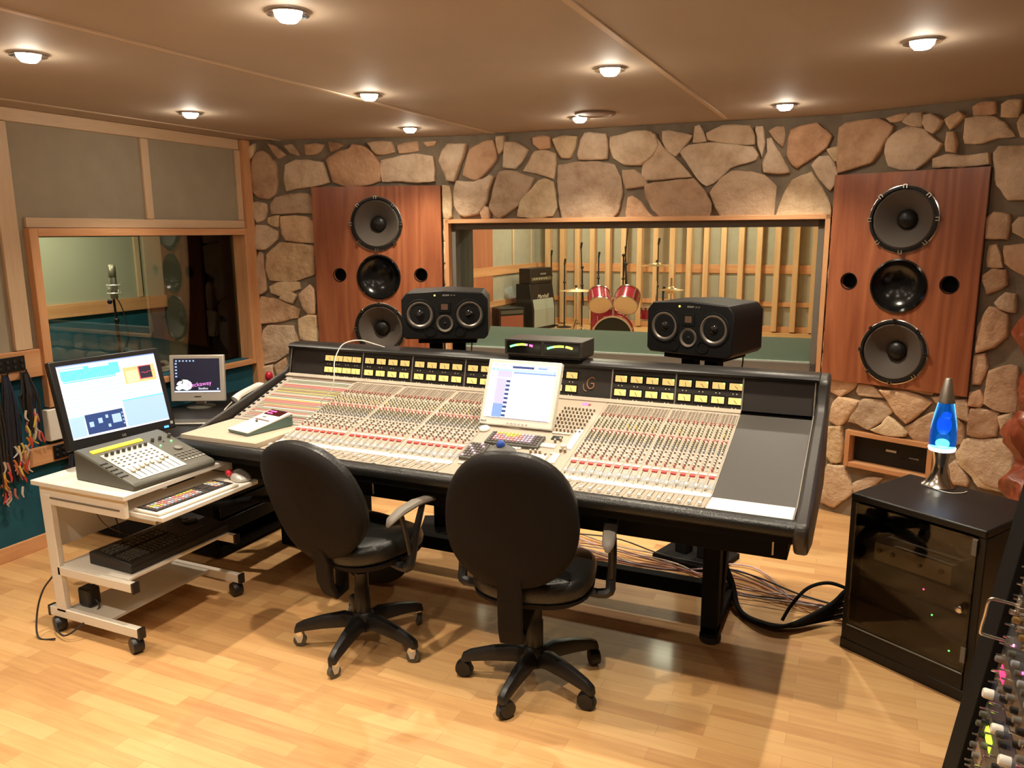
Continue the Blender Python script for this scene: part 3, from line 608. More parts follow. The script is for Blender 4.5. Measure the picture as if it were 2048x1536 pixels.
# amplifier in a pine-framed niche
t, L = wall_thing('niche_amplifier', 'black amplifier set into the stone wall inside an orange pine frame', 'amplifier', N0, N1, N2, N3)
H = N3-N2
b = B()
for a in ((0, .028, 0, H), (L-.028, L, 0, H)): b.box(a[0], a[1], -.045, .16, a[2], a[3], PINEZ)
for a in ((.028, L-.028, 0, .028), (.028, L-.028, H-.028, H)): b.box(a[0], a[1], -.045, .16, a[2], a[3], PINEX)
b.build('pine_frame', t, bevel=.002)
b = B(); b.box(.03, L-.03, .03, .3, .03, H-.03, SATIN); b.build('amplifier_case', t)
b = B(); b.box(L*.44, L*.56, .026, .03, H*.52, H*.58, SILV); b.build('badge', t)
text('lettering', 'AMPLIFIER', .012, SILV, frame((L*.76, .028, H*.45), (1, 0, 0), (0, -1, 0)), t)
for k in range(3):
    b = B(); b.cyl((L*(.62+.04*k), .03, H*.4), (L*(.62+.04*k), .022, H*.4), .005, SATIN); b.build('button', t)
# sockets and hooks on the left wall
def patch_panel(label, y0, y1, z0, z1, x=LX+.03):
    t = thing('socket_panel', label, 'socket panel', (x, (y0+y1)/2, z0))
    b = B(); b.box(0, .008, -(y1-y0)/2, (y1-y0)/2, 0, z1-z0, SATIN); b.build('face_plate', t, bevel=.002)
    k = int((y1-y0)/.035)
    for i in range(k):
        for j in range(2):
            b = B(); yy = -(y1-y0)/2+(i+.5)*(y1-y0)/k; b.cyl((.008, yy, (z1-z0)*(.3+.4*j)), (.012, yy, (z1-z0)*(.3+.4*j)), .008, RUBBER, seg=12); b.build('socket', t)
patch_panel('black socket panel screwed to the upper pine rail at the left edge', 2.42, 2.73, 1.02, 1.10)
patch_panel('black socket panel on the lower pine rail behind the big computer screen', 2.83, 3.06, .49, .57)
t = thing('wall_box', 'cream box with a black plate on the teal wall behind the big computer screen', 'wall box', (LX, 2.93, .60))
b = B(); b.box(0, .05, -.12, .16, 0, .18, WHITEC); b.build('housing', t, bevel=.006)
b = B(); b.box(.05, .056, -.02, .12, .04, .14, BLACK); b.build('plate', t)
# cable bundles hanging on the wall
rc = random.Random(11)
def cable_bundle(label, y, z0, drop, spread, ncab, tips, group='patch cables hanging on the left wall'):
    t = thing('cable_bundle', label, 'cables', (LX+.04, y, z0), group=group)
    b = B(); b.tube([(0-.02, 0, 0), (.03, 0, 0), (.045, 0, .02)], .004, SATIN); b.build('hook', t)
    b = B()
    for i in range(ncab):
        d = drop*rc.uniform(.62, 1.0); s = rc.uniform(-1, 1)*spread; x = rc.uniform(.012, .05)
        b.tube([(x*.6, s*.25, .004), (x, s*.7, -.1), (x, s, -d*.55), (x*.8, s*rc.uniform(.4, 1), -d)], .0055, RUBBER if i % 4 else mat('navy_cable', (.01, .02, .06), .5), seg=6, sub=3)
    b.build('cables', t, kind='stuff')
    for i in range(tips):
        s = rc.uniform(-1, 1)*spread; d = drop*rc.uniform(.55, 1.05); m = [YELL, PINK, RED, CREAM, mat('orange_plug', (.6, .18, .03), .4), SILV][i % 6]
        b = B(); x = rc.uniform(.03, .06); b.tube([(x, s, -d), (x, s+rc.uniform(-.015, .015), -d-.035), (x, s+rc.uniform(-.02, .02), -d-.06)], .0055, m, seg=6, rad=[.006, .006, .003]); b.build('plug', t)
cable_bundle('rightmost short hank of dark patch cables with coloured plugs on the left wall', 2.70, 1.01, .34, .05, 26, 16)
cable_bundle('middle long hank of dark patch cables, its coloured plugs crossing the lower rail', 2.60, 1.01, .58, .045, 26, 18)
cable_bundle('dark hank of patch cables at the very left edge of the photo', 2.50, 1.01, .66, .045, 24, 14)
cable_bundle('short dark cables hanging from the lower rail behind the white cart', 2.93, .50, .16, .07, 18, 2)
cable_bundle('short dark cables hanging from the lower rail between the cart and the big computer screen', 3.06, .50, .17, .06, 16, 2)
# ================================================================== MIXING CONSOLE
CX0, CX1 = -2.93, -.175
AL = math.atan2(.18, .67); TL = math.hypot(.67, .18); CA, SA = math.cos(AL), math.sin(AL)
console = thing('mixing_console', 'long black and beige studio mixing console with rows of yellow meters', 'mixing console', (-1.55, 3.1, 0))
IC = inv(console)
def SP(x, t, h=0): return Vector((x, 2.77+t*CA-h*SA, .78+t*SA+h*CA))
def SF(x, t, h=0):
    """frame on the sloping desk: x right, y up the slope, z out of it"""
    return frame(SP(x, t, h), (1, 0, 0), (0, -SA, CA))
def cb(name, b, label=None, parent=None, **k): return b.build(name, parent or console, label, T=IC, **k)
def sbox(b, x0, x1, t0, t1, h0, h1, m): b.box(x0, x1, t0, t1, h0, h1, m, SF(0, 0))
MA = math.atan2(.146, .034)
def MF(x, s, h=0):
    """frame on the meter bridge face: x right, y up, z out; s metres up the face"""
    return frame(Vector((x, 3.452+s*math.cos(MA)-h*math.sin(MA), .962+s*math.sin(MA)+h*math.cos(MA))), (1, 0, 0), (0, -math.sin(MA), math.cos(MA)))
# carcass
b = B()
b.prism([(2.64, .70), (2.64, .765), (2.77, .74), (3.44, .915), (3.46, .93), (3.50, 1.10), (3.62, 1.10), (3.62, .72), (3.50, .64), (2.95, .66)], 'X', CX0, CX1, BLACKM)
cb('carcass', b)
b = B(); b.box(CX0+.03, -.20, 2.80, 3.45, .575, .70, BLACKM); cb('lower_trough', b, bevel=.004)
for x in (-2.5, -1.95, -1.4, -.86, -.25):
    b = B(); b.box(x-.003, x+.003, 2.795, 2.80, .59, .64, SILV); cb('trough_joint', b)
# front arm rest: padded roll
b = B(); pr = [(2.665, .783), (2.635, .787), (2.615, .784), (2.602, .774), (2.597, .760), (2.600, .744), (2.615, .734), (2.64, .73), (2.665, .73)]
b.prism(pr, 'X', CX0-.02, CX1+.01, LEATH, smooth=True); cb('arm_rest', b)
# end cheeks
def cheek(x0, x1):
    b = B()
    b.prism([(2.66, .66), (2.60, .715), (2.59, .755), (2.605, .785), (2.76, .80), (3.42, .985), (3.455, 1.02), (3.472, 1.105), (3.50, 1.125), (3.62, 1.125), (3.64, 1.10), (3.66, .70), (3.58, .62), (2.9, .60)], 'X', x0, x1, DARK)
    return cb('end_cheek', b, bevel=.012)
cheek(CX0-.022, CX0-.002); cheek(CX1+.002, CX1+.05)
b = B(); b.tube([(CX1-.002, 2.63, .787), (CX1-.002, 2.77, .787), (CX1-.002, 3.44, .967), (CX1-.002, 3.475, 1.108)], .0035, ALU, seg=6, sub=1); cb('edge_trim', b, 'silver edge strip')
b = B(); b.tube([(CX0+.004, 3.44, .967), (CX0+.004, 3.475, 1.108)], .003, ALU, seg=6, sub=1); cb('edge_trim', b, 'silver edge strip')
# meter bridge face and top roll
b = B(); b.box(CX0, CX1, 0, .148, -.012, 0, DARK, MF(0, 0)); cb('meter_panel', b)
b = B(); b.prism([(3.462, 1.104), (3.457, 1.116), (3.472, 1.129), (3.52, 1.132), (3.60, 1.128), (3.62, 1.10)], 'X', CX0-.01, CX1+.01, SATIN, smooth=True); cb('top_roll', b)
b = B(); b.box(CX0, -.470, TL-.035, TL, 0, .010, CONS, SF(0, 0)); cb('top_strip', b, 'beige strip under the meters')
# meters
def meter(x, s):
    T = MF(x, s); b = B()
    b.box(-.033, .033, -.020, .021, -.004, .002, BLACKM, T)
    b.box(-.0275, .0275, -.0135, .0155, .002, .0028, METER, T)
    b.box(-.001, .001, -.0135, .006, .0028, .0032, BLACKM, T@Matrix.Rotation(.5+.3*math.sin(x*40+s*90), 4, 'Z'))
    o = cb('meter', b)
    b = B(); b.box(-.012, -.008, -.033, -.029, 0, .002, WHITE, T); b.box(.004, .008, -.033, -.029, 0, .002, WHITE, T); cb('tick_mark', b, parent=o)
    return o
SEPS = [-2.452, -2.142, -1.832, -1.532]
for k in range(4):
    for s in (.037, .100): meter(-2.672+k*.0595, s)
for x0 in SEPS[:3]:
    for k in range(4):
        for s in (.037, .100): meter(x0+.042+k*.0735, s)
for k in range(3):
    for s in (.037, .100): meter(-1.482+k*.0735, s)
for s in (.037, .100): meter(-1.262, s)

for x0 in (-1.062, -.765):
    for k in range(4):
        for s in (.037, .100):
            o = meter(x0+.042+k*.0735, s); T = MF(x0+.042+k*.0735+.022, s+.012, .003)
            b = B(); b.cyl(T@Vector((0, 0, 0)), T@Vector((0, 0, .002)), .003, LEDG, seg=8); cb('peak_light', b, parent=o)
for x in SEPS+[-1.062, -.765, -.472]:
    b = B(); b.box(-.003, .003, .002, .146, 0, .004, ALU, MF(x, 0)); cb('meter_divider', b, 'silver divider')
b = B(); T = MF(-1.165, .07, .001)
b.tube([T@Vector((.020, .022, 0)), T@Vector((.004, .028, 0)), T@Vector((-.014, .014, 0)), T@Vector((-.018, -.008, 0)), T@Vector((-.006, -.026, 0)), T@Vector((.012, -.02, 0)), T@Vector((.014, -.002, 0)), T@Vector((0, -.002, 0))], .0032, mat('copper_badge', (.32, .15, .06), .4), seg=6)
b.tube([T@Vector((-.020, -.040, 0)), T@Vector((-.034, -.03, 0)), T@Vector((-.036, -.005, 0))], .0022, mat('copper_badge', (.32, .15, .06), .4), seg=6)
cb('letter_g_badge', b, 'dull copper letter G badge')
# sloping deck panels
def deck(name, x0, x1, m, label=None, flat=True, mf=None):
    b = B(); sbox(b, x0, x1, 0, TL-.036, 0, .006, m)
    if flat: b.box(x0, x1, 2.640, 2.771, .768, .787, mf or m)
    return cb(name, b, label)
deck('blank_panel', -.466, CX1-.006, mat('blank_panel_grey', (.050, .043, .038), .5, bump=.2, bscale=300), 'dark grey blank panel at the right end', False)
b = B(); b.box(-.466, CX1-.006, 2.645, 2.771, .768, .786, WHITE); cb('blank_panel_front', b, 'white flat panel at the right end')
b = B(); b.box(CX0+.012, -2.462, 2.64, 2.985, .768, .806, mat('shelf_beige', (.56, .45, .34), .5)); cb('flat_shelf', b, 'flat beige shelf at the left end')
# patch bay on the left: sloping from (2.985,.806) to (3.44,.957)
PA = math.atan2(.151, .455); PL = math.hypot(.455, .151)
def PF(x, t, h=0): return frame(Vector((x, 2.985+t*math.cos(PA)-h*math.sin(PA), .806+t*math.sin(PA)+h*math.cos(PA))), (1, 0, 0), (0, -math.sin(PA), math.cos(PA)))
b = B(); b.box(CX0+.012, -2.462, 0, PL-.03, -.03, .004, CONSG, PF(0, 0)); pb = cb('patch_bay', b, 'patch bay with coloured label strips')
PX0, PX1 = CX0+.055, -2.475; t = .050; ri = random.Random(3)
cols = [PINK, GREENC, WHITE, PINK, GREENC, WHITE, PINK, YELL, GREENC, PINK, PINK, YELL, WHITE, GREENC, PINK, WHITE, GREENC, YELL, BROWN, YELL, GREENC, PINK, PINK, WHITE, GREENC, GREENC, WHITE, BROWN, WHITE]
for i, m in enumerate(cols):
    b = B(); h = (.006 if m in (WHITE, YELL) else .0125); b.box(PX0+(.05*ri.random() if i < 8 else 0), PX1-(.06*ri.random() if i < 10 else 0), t, t+h, .004, .0052, m, PF(0, 0)); cb('label_strip', b, parent=pb); t += h+.0040
    if t > PL-.035: break
b = B()
for i in range(26):
    for k in range(48): 
        x = PX0+.004+k*(PX1-PX0-.008)/47; T = PF(x, .022+i*(PL-.07)/25, .0035)
        b.box(-.0016, .0016, -.0016, .0016, 0, .0024, BLACKM, T)
cb('jack_socket', b, parent=pb, kind='stuff')
for i in range(11):
    T = PF(CX0+.026, .03+i*.038, .004); b = B(); b.box(-.007, .007, -.005, .005, 0, .006, BLACK, T); cb('edge_button', b, parent=pb)
b = B(); b.tube([PF(-2.50, .20, .0)@Vector((0, 0, 0)), PF(-2.50, .20, .03)@Vector((0, 0, 0)), (-2.46, 3.22, 1.02), (-2.43, 3.25, 1.10), (-2.50, 3.28, 1.17), (-2.47, 3.31, 1.195), (-2.40, 3.34, 1.165)][:2]+[(-2.445, 3.18, .95), (-2.44, 3.2, 1.02), (-2.46, 3.24, 1.10), (-2.45, 3.30, 1.17), (-2.40, 3.37, 1.185), (-2.36, 3.44, 1.16), (-2.33, 3.5, 1.135)], .0028, WHITE, seg=8, sub=5)
cb('patch_lead', b, 'thin white lead arching over the meters')
# ---- channel strips
b = B(); sbox(b, -2.455, -.468, 0, TL-.036, -.008, .004, CONS); b.box(-2.455, -.468, 2.642, 2.775, .768, .784, CONS); cb('deck_plate', b)
LCH = [(-2.450, 8), (-2.142, 8), (-1.834, 8)]; RCH = [(-1.062, 8), (-.766, 8)]
PITCH = .0363
knobs_small = B(); buttons = B(); route = B(); capw = WHITE
KN = []   # (x, t, radius, height, body, cap)
rk = random.Random(9)
def knob(b, x, t, r, h, m, mc):
    T = SF(x, t, .006); b.lathe([(r, 0), (r*.86, h*.8)], T@Vector((0, 0, 0)), T.to_3x3()@Vector((0, 0, 1)), m, 8)
    b.lathe([(r*.86, 0), (r*.7, h*.22)], T@Vector((0, 0, h*.8)), T.to_3x3()@Vector((0, 0, 1)), mc, 8)
def btn(b, x, t, w, d, h, m): b.box(-w/2, w/2, -d/2, d/2, 0, h, m, SF(x, t, .006))
nb = 0
for side, blocks in ((0, LCH), (1, RCH)):
    for x0, cnt in blocks:
        for c in range(cnt):
            xa = x0+.004+c*PITCH; xc = xa+PITCH/2; T0 = SF(0, 0)
            b = B(); sbox(b, xa+.0008, xa+PITCH-.0008, 0, TL-.036, 0, .006, CONS)
            b.box(xa+.0008, xa+PITCH-.0008, 2.645, 2.771, .768, .786, CONS)
            b.box(-.0155, .0155, .553, .643, .006, .0066, ROUTE, SF(xc, 0))
            b.box(xc-.001, xc+.001, 2.655, 2.752, .786, .7868, BLACKM)             # large fader slot
            b.box(-.001, .001, .033, .112, .006, .0066, BLACKM, SF(xc-.008, 0))        # small fader slot
            b.box(-.010, .010, .045, .085, .006, .0064, BLUEC, SF(xc+.0085, 0))
            strip = cb('channel_strip', b)
            # large fader cap
            yf = 2.665+.065*rk.random()*(1 if side == 0 else (0.0 if c > 2 or x0 > -.9 else 1)) + (.045 if side and not (c > 2 or x0 > -.9) else 0)
            b = B(); b.box(xc-.0055, xc+.0055, yf-.009, yf+.009, .787, .799, WHITE); cb('fader_cap', b, parent=strip, bevel=.001)
            tf = .046+.012*rk.random()
            b = B(); b.box(-.005, .005, -.008, .008, 0, .012, WHITE, SF(xc-.008, tf, .006)); cb('small_fader_cap', b, parent=strip, bevel=.001)
            b = B(); btn(b, xc, .124, .021, .011, .006, RED); cb('cue_button', b, parent=strip, label='red button')
            for dx in (-.0075, .0075):
                btn(buttons, xc+dx, .014, .0135, .010, .004, WHITE); btn(buttons, xc+dx, .142, .0135, .011, .005, WHITE)
            for k in range(5): btn(buttons, xc+.009, .060+k*.011, .009, .0025, .0015, WHITE)
            # eq block: white-capped brown knobs in two columns, slim buttons beside
            for r_ in range(6):
                tt = .172+r_*.0195
                KN.append((xc-.0075, tt, .0048, .0125, BROWN if r_ > 0 else PINK, WHITE if r_ else PINK))
                KN.append((xc+.0075, tt+.006, .0038, .010, BROWN, WHITE)) if r_ % 2 else btn(buttons, xc+.009, tt, .009, .004, .004, WHITE)
                btn(buttons, xc+.008, tt+.012, .010, .003, .003, WHITE)
            for r_ in range(6):
                tt = .295+r_*.0175; cc = (BLUEC, BLUEC, GREENC, GREENC, GREENC, PINK)[r_]
                KN.append((xc-.0075, tt, .0048, .0125, cc, BLUEC if r_ < 3 else GREENC if r_ < 5 else PINK)); KN.append((xc+.0075, tt+.007, .0042, .0115, cc, WHITE if r_ in (0, 4) else cc))
            btn(buttons, xc, .408, .024, .005, .003, PINK)
            for r_ in range(5):
                tt = .425+r_*.0195; cc = (GREENC, YELL if rk.random() < .3 else GREENC, GREENC, GREENC, WHITE)[r_]
                KN.append((xc-.0075, tt, .0045, .012, cc, cc)); KN.append((xc+.0075, tt+.006, .004, .010, GREENC, CREAM))
            for r_ in range(2):
                KN.append((xc-.0075, .527+r_*.014, .0046, .011, PINK if r_ else BROWN, PINK)); KN.append((xc+.0075, .527+r_*.014, .004, .010, BROWN, PINK))
            for i in range(8):
                for j in range(4): btn(route, xc-.0118+j*.0078, .558+i*.0112, .0042, .005, .003, CONSG if (j+c) % 2 else CREAM)
KN.sort(key=lambda k: k[1]-abs(k[0]+1.0)*.02)
for i, k in enumerate(KN):
    if i < 96:
        b = B(); knob(b, *k); cb('knob', b)
    else: knob(knobs_small, *k)
cb('knob_rows', knobs_small, kind='stuff'); cb('push_buttons', buttons, kind='stuff'); cb('routing_buttons', route, kind='stuff')
# white scribble strips
for x0, x1 in [(-2.450, -1.536), (-1.062, -.470)]:
    b = B(); b.box(x0, x1, 2.7535, 2.785, .786, .7905, SCRIB, Matrix.Identity(4)); cb('scribble_strip', b, 'white writing strip')
# ---- centre section
b = B(); sbox(b, -1.532, -1.066, 0, TL-.036, 0, .006, CONS); b.box(-1.532, -1.066, 2.645, 2.771, .768, .786, CONS); cen = cb('centre_panel', b)
def cbt(name, x, t, w, d, h, m, label=None): b = B(); btn(b, x, t, w, d, h, m); return cb(name, b, label, parent=cen)
for i in range(7):
    for j in range(9):
        x = -1.235+j*.0175; tt = .36+i*.034
        if x > -1.09: continue
        b = B(); knob(b, x, tt, .005, .015, BROWN if (i+j) % 3 else GREYP, CREAM); cb('centre_knob', b, parent=cen)
for i in range(3):
    b = B(); btn(b, -1.165+i*.014, .622, .011, .011, .005, [LEDR, LEDR, PINK][i]); cb('lit_button', b, parent=cen)
b = B(); btn(b, -1.098, .30, .030, .17, .004, SCRIB); cb('write_strip', b, parent=cen, label='white marker strip')
for i in range(6): cbt('key', -1.205+i*.014, .335, .012, .012, .006, CREAM)
cbt('dark_display', -1.175, .295, .045, .03, .004, SATIN, 'dark display window')
for (x, tt, nx, ny, w, d) in [(-1.345, .175, 4, 2, .013, .012), (-1.335, .115, 2, 4, .016, .014), (-1.245, .215, 7, 2, .012, .013), (-1.225, .105, 5, 3, .013, .014), (-1.135, .10, 2, 4, .014, .016), (-1.15, .165, 3, 1, .013, .012), (-1.5, .012, 5, 1, .015, .012), (-1.42, .012, 4, 1, .015, .012)]:
    for i in range(nx):
        for j in range(ny): cbt('key', x+i*(w+.002), tt+j*(d+.002), w, d, .006, WHITE if ny > 1 else CREAM)
for (x, tt) in [(-1.255, .265), (-1.235, .275), (-1.17, .26), (-1.15, .275), (-1.24, .155), (-1.22, .16), (-1.2, .158), (-1.17, .145), (-1.12, .19), (-1.10, .19), (-1.155, .075), (-1.12, .07)]:
    b = B(); knob(b, x, tt, .006, .017, BROWN, CREAM); cb('centre_knob', b, parent=cen)
b = B(); knob(b, -1.115, .215, .016, .02, CREAM, CREAM); cb('level_knob', b, parent=cen, label='large cream level knob')
# legs: front post, slanting rear post, foot rail
for x in (-.52, -2.55):
    b = B(); b.box(x-.035, x+.035, 3.14, 3.22, .045, .62, BLACKM); cb('leg', b, bevel=.006)
    b = B(); b.loft([[(x-.03, 3.24, .03), (x+.03, 3.24, .03), (x+.03, 3.31, .03), (x-.03, 3.31, .03)], [(x-.03, 3.46, .62), (x+.03, 3.46, .62), (x+.03, 3.54, .62), (x-.03, 3.54, .62)]], BLACKM, smooth=False); cb('leg', b, bevel=.004)
    b = B(); b.box(x-.035, x+.035, 3.14, 3.62, .035, .085, BLACKM); cb('foot_rail', b, bevel=.004)
    for y in (3.19, 3.57):
        b = B(); b.lathe([(.042, 0), (.046, .008), (.046, .03), (.03, .036), (.02, .045)], (x, y, 0), (0, 0, 1), RUBBER, 20); cb('foot', b)
b = B(); b.box(-2.52, -.555, 3.38, 3.44, .095, .165, BLACKM); cb('cross_beam', b, bevel=.004)
# ================================================================== ON THE CONSOLE
# near monitor speakers on their stands behind the console
def near_speaker(label, label2, cx, cy, cz, rz):
    W, Hh, Dp = .47, .265, .33
    t = thing('monitor_speaker', label, 'loudspeaker', (cx, cy, cz), rz)
    b = B(); out = []
    prof = [(-W/2, .0, Hh*.5)]
    b.loft([[(-W/2+.02, y, 0), (-W/2, y, .02), (-W/2, y, Hh-.05), (-W/2+.03, y, Hh-.012), (0, y, Hh), (W/2-.03, y, Hh-.012), (W/2, y, Hh-.05), (W/2, y, .02), (W/2-.02, y, 0)] for y in (0, Dp)], SPKB, smooth=False)
    b.build('cabinet', t, bevel=.006)
    for s in (-1, 1):
        w = B(); c = (s*.135, -.001, .135)
        w.lathe([(.083, 0), (.081, .004), (.074, .005), (.067, .001), (.030, -.022)], c, (0, -1, 0), SPKB, 36, caps=False); o = w.build('woofer', t)
        w = B(); w.lathe([(.071, .003), (.064, .004), (.03, -.02)], c, (0, -1, 0), mat('silver_cone', (.20, .17, .14), .35, .5), 36, caps=False); w.build('cone', o)
        w = B(); w.lathe([(.032, -.02), (.029, -.006), (.017, .006), (.0001, .011)], c, (0, -1, 0), mat('gloss_dome', (.012, .011, .01), .12), 24, caps=False); w.build('dome', o)
    w = B(); w.lathe([(.047, 0), (.045, .004), (.038, .002), (.016, -.012)], (0, -.001, .085), (0, -1, 0), mat('silver_cone', (.2, .17, .14), .35, .5), 30, caps=False); w.lathe([(.017, -.012), (.012, -.002), (.0001, .003)], (0, -.001, .085), (0, -1, 0), SATIN, 20, caps=False); w.build('midrange', t)
    w = B(); w.box(-.033, .033, -.004, 0, .145, .205, BLACKM); o = w.build('tweeter', t, bevel=.004)
    w = B(); w.box(-.018, .018, -.006, -.0035, .16, .192, mat('ribbon_bronze', (.12, .065, .04), .45)); w.build('ribbon', o)
    for s in (-1, 1):
        w = B(); w.lathe([(.03, -.001), (.031, .003), (.026, .003), (.025, -.05), (.0001, -.05)], (s*.08, -.001, .045), (0, -1, 0), BLACKM, 24, caps=False); w.build('port', t)
    w = B(); w.cyl((-.052, -.001, .238), (-.052, -.004, .238), .0042, LEDY, seg=10); w.build('power_light', t)
    text('lettering', 'ADAM', .013, SILV, frame((.008, -.0015, .238), (1, 0, 0), (0, -1, 0)), t)
    for k in range(2):
        w = B(); w.box(.035+k*.015, .043+k*.015, -.003, 0, .235, .241, GREYP); w.build('switch', t)
    # stand
    s_ = thing('speaker_stand', label2, 'speaker stand', (cx, cy, 0), rz)
    b = B(); b.box(-.15, .17, .03, .29, cz-.026, cz-.004, BLACKM); b.build('top_plate', s_, bevel=.002)
    for dx in (-.065, .065):
        b = B(); b.box(dx-.036, dx+.036, .12, .19, .03, cz-.025, BLACKM); b.build('pillar', s_, bevel=.004)
    b = B(); b.box(-.18, .18, .02, .32, 0, .03, BLACKM); b.build('base_plate', s_, bevel=.004)
    b = B(); b.tube([(.12, .34, cz+.02), (.125, .36, cz-.05), (.12, .345, cz-.2), (.12, .35, .5), (.14, .36, .01)], .004, RUBBER, seg=6); b.build('cable', s_)
near_speaker('black two-woofer monitor speaker overlapping the left cherry wood speaker panel', 'black twin-pillar stand under the left black monitor speaker', -2.095, 3.74, 1.160, math.radians(24))
near_speaker('black two-woofer monitor speaker standing before the right half of the big window', 'black twin-pillar stand under the right black monitor speaker', -.80, 3.87, 1.128, math.radians(-17))
# level meter box on the bridge
t = thing('level_meter', 'low black box with two lit green and red level displays on the console', 'level meter', (-1.405, 3.53, 1.133))
b = B(); b.box(-.19, .19, -.06, .12, 0, .014, SATIN); b.build('plinth', t, bevel=.003)
b = B(); b.box(-.20, .20, -.075, .10, .014, .090, mat('meter_case', (.035, .028, .022), .5)); b.build('case', t, bevel=.003)
for s in (-1, 1):
    b = B(); b.box(s*.097-.088, s*.097+.088, -.079, -.074, .024, .082, mat('gloss_black', (.006, .006, .006), .18)); o = b.build('display', t)
    for k in range(17):
        a = -.42+.84*k/16; x = s*.097+math.sin(a)*.165; z = .058+(math.cos(a)-1)*.14+.008
        m = LEDG if k < 4 else (em('yellow_green_led', (.55, 1, .05), 4) if k < 10 else (BLACKM if k == (11 if s < 0 else 10) else (LEDR if s < 0 else LEDY)))
        if k > (13 if s < 0 else 14): continue
        b = B(); b.box(-.0042, .0042, -.0815, -.079, -.0045, .0045, m, Matrix.Translation((x, 0, z))@Matrix.Rotation(a, 4, 'Y')); b.build('segment', o)
# flat computer screen on the console
def flat_screen(name, label, cat, loc, rz, W, H, tilt, rim, body, paint, z0, back=.035, stand=None):
    t = thing(name, label, cat, loc, rz)
    T = Matrix.Translation((0, 0, z0))@Matrix.Rotation(-tilt, 4, 'X')
    b = B(); b.box(-W/2, W/2, 0, back, 0, H, body, T); b.build('housing', t, bevel=.005)
    b = B(); b.box(-W/2+rim[0], W/2-rim[1], -.0015, .001, rim[2], H-rim[3], paint[0][0], T); s = b.build('screen', t)
    x0, z1 = -W/2+rim[0], H-rim[3]; w, h = W-rim[0]-rim[1], H-rim[2]-rim[3]
    lay = 0
    g = B()
    for q in paint[1:]:
        m, u0, u1, v0, v1 = q[:5]; lay += 1; y = -.0016-.00003*lay
        g.poly([T@Vector((x0+u*w, y, rim[2]+v*h)) for u, v in ((u0, v0), (u1, v0), (u1, v1), (u0, v1))], m)
    g.build('screen_picture', s)
    if stand: stand(t)
    return t, T, (x0, w, rim[2], h)
SW = em('screen_white', (.86, .87, .98), .80); SBL = em('screen_blue', (.22, .36, .85), .7); SDB = em('screen_navy', (.03, .07, .25), .5); SLB = em('screen_pale_blue', (.42, .62, .95), .72)
SCY = em('screen_cyan', (.12, .72, .78), .75); SOR = em('screen_orange', (1, .55, .22), .8); SBK = em('screen_black', (.03, .03, .06), .3); SVI = em('screen_violet', (.52, .50, .95), .75); SRD = em('screen_red', (.8, .05, .15), .8)
def st_a(t):
    b = B(); b.lathe([(.095, 0), (.095, .006), (.05, .016), (.02, .02)], (0, .10, 0), (0, 0, 1), SILV, 28); b.build('base', t)
    b = B(); b.box(-.03, .03, .08, .12, .015, .17, SILV); b.build('neck', t, bevel=.005)
pic = [(SW,), (SDB, 0.0, 1.0, .965, .97), (SDB, .33, .66, .915, .955), (SBL, .72, .86, .92, .95), (SLB, 0, 1, .86, .895), (SBL, .36, 1, .82, .85), (SVI, .12, .34, .74, .86)]
for k in range(9):
    v = .70-.078*k; pic += [((SVI, SVI, SBL)[min(2, k//3)], .12, .27, v-.066, v+.02), (SDB, .27, .33, v-.05, v-.01)]
    pic += [(SW, .1, .33, v-.068, v-.064)]
pic += [(SDB, .04, .043, .0, .9), (SDB, .10, .103, .0, .9), (SDB, .04, .98, .0, .005), (SDB, .978, .981, .0, .9)]
t, T, r = flat_screen('computer_screen', 'white-framed computer screen with a spreadsheet-like display in the middle of the console', 'computer screen', (-1.392, 3.09, .872), 0, .355, .305, math.radians(24), (.018, .018, .035, .018), WHITE, pic, .012, stand=st_a)
text('lettering', 'BenQ', .012, GREYP, T@frame((-.155, -.0005, .016), (1, 0, 0), (0, -1, 0)), t)
for k in range(6):
    b = B(); b.box(-.04+k*.018, -.03+k*.018, -.002, 0, .012, .016, SILV, T); b.build('button', t)
# disc, keyboard and trackball on the console
t = thing('round_dial', 'small round white disc beside the lower left corner of the console screen', 'disc', SP(-1.525, .305, .0065))
b = B(); b.lathe([(.024, 0), (.025, .006), (.02, .012), (.002, .013)], (0, 0, 0), (0, -SA, CA), WHITE, 28); b.build('cap', t)
def keyset(parent, T, x0, x1, y0, y1, nx, ny, mfun, gap=.0022, h=.006, z=.012, name='key', T2=None):
    w = (x1-x0)/nx; d = (y1-y0)/ny
    for i in range(nx):
        for j in range(ny):
            b = B(); b.loft([[T@Vector((x0+(i+.5)*w+sx*(w/2-gap/2)*q, y0+(j+.5)*d+sy*(d/2-gap/2)*q, zz)) for sx, sy in ((-1, -1), (1, -1), (1, 1), (-1, 1))] for q, zz in ((1, z-.003), (.8, z+h))], mfun(i, j), smooth=False)
            b.build(name, parent)
R4 = Matrix.Rotation(AL, 4, 'X')
t = thing('small_keyboard', 'small black keyboard with yellow, red and violet keys in front of the console screen', 'keyboard', SP(-1.345, .232, .0065))
b = B(); b.box(-.125, .125, -.05, .05, 0, .014, GREYD, R4); b.build('case', t, bevel=.004)
KV = mat('violet_key', (.45, .36, .48), .45); KR = mat('rose_key', (.72, .28, .28), .45); KD = mat('dark_key', (.09, .07, .065), .45); KY = mat('yellow_key', (.80, .68, .12), .45)
keyset(t, R4, -.115, .115, -.042, .042, 14, 5, lambda i, j: KD if (j < 1 or i > 11 or i < 1) else (KY if j == 4 and i < 8 or (j == 3 and 3 < i < 7) else (KR if (i+j) % 3 and i < 9 else KV)))
t = thing('number_pad', 'black number pad left of the trackball on the console', 'keypad', SP(-1.475, .105, .0065))
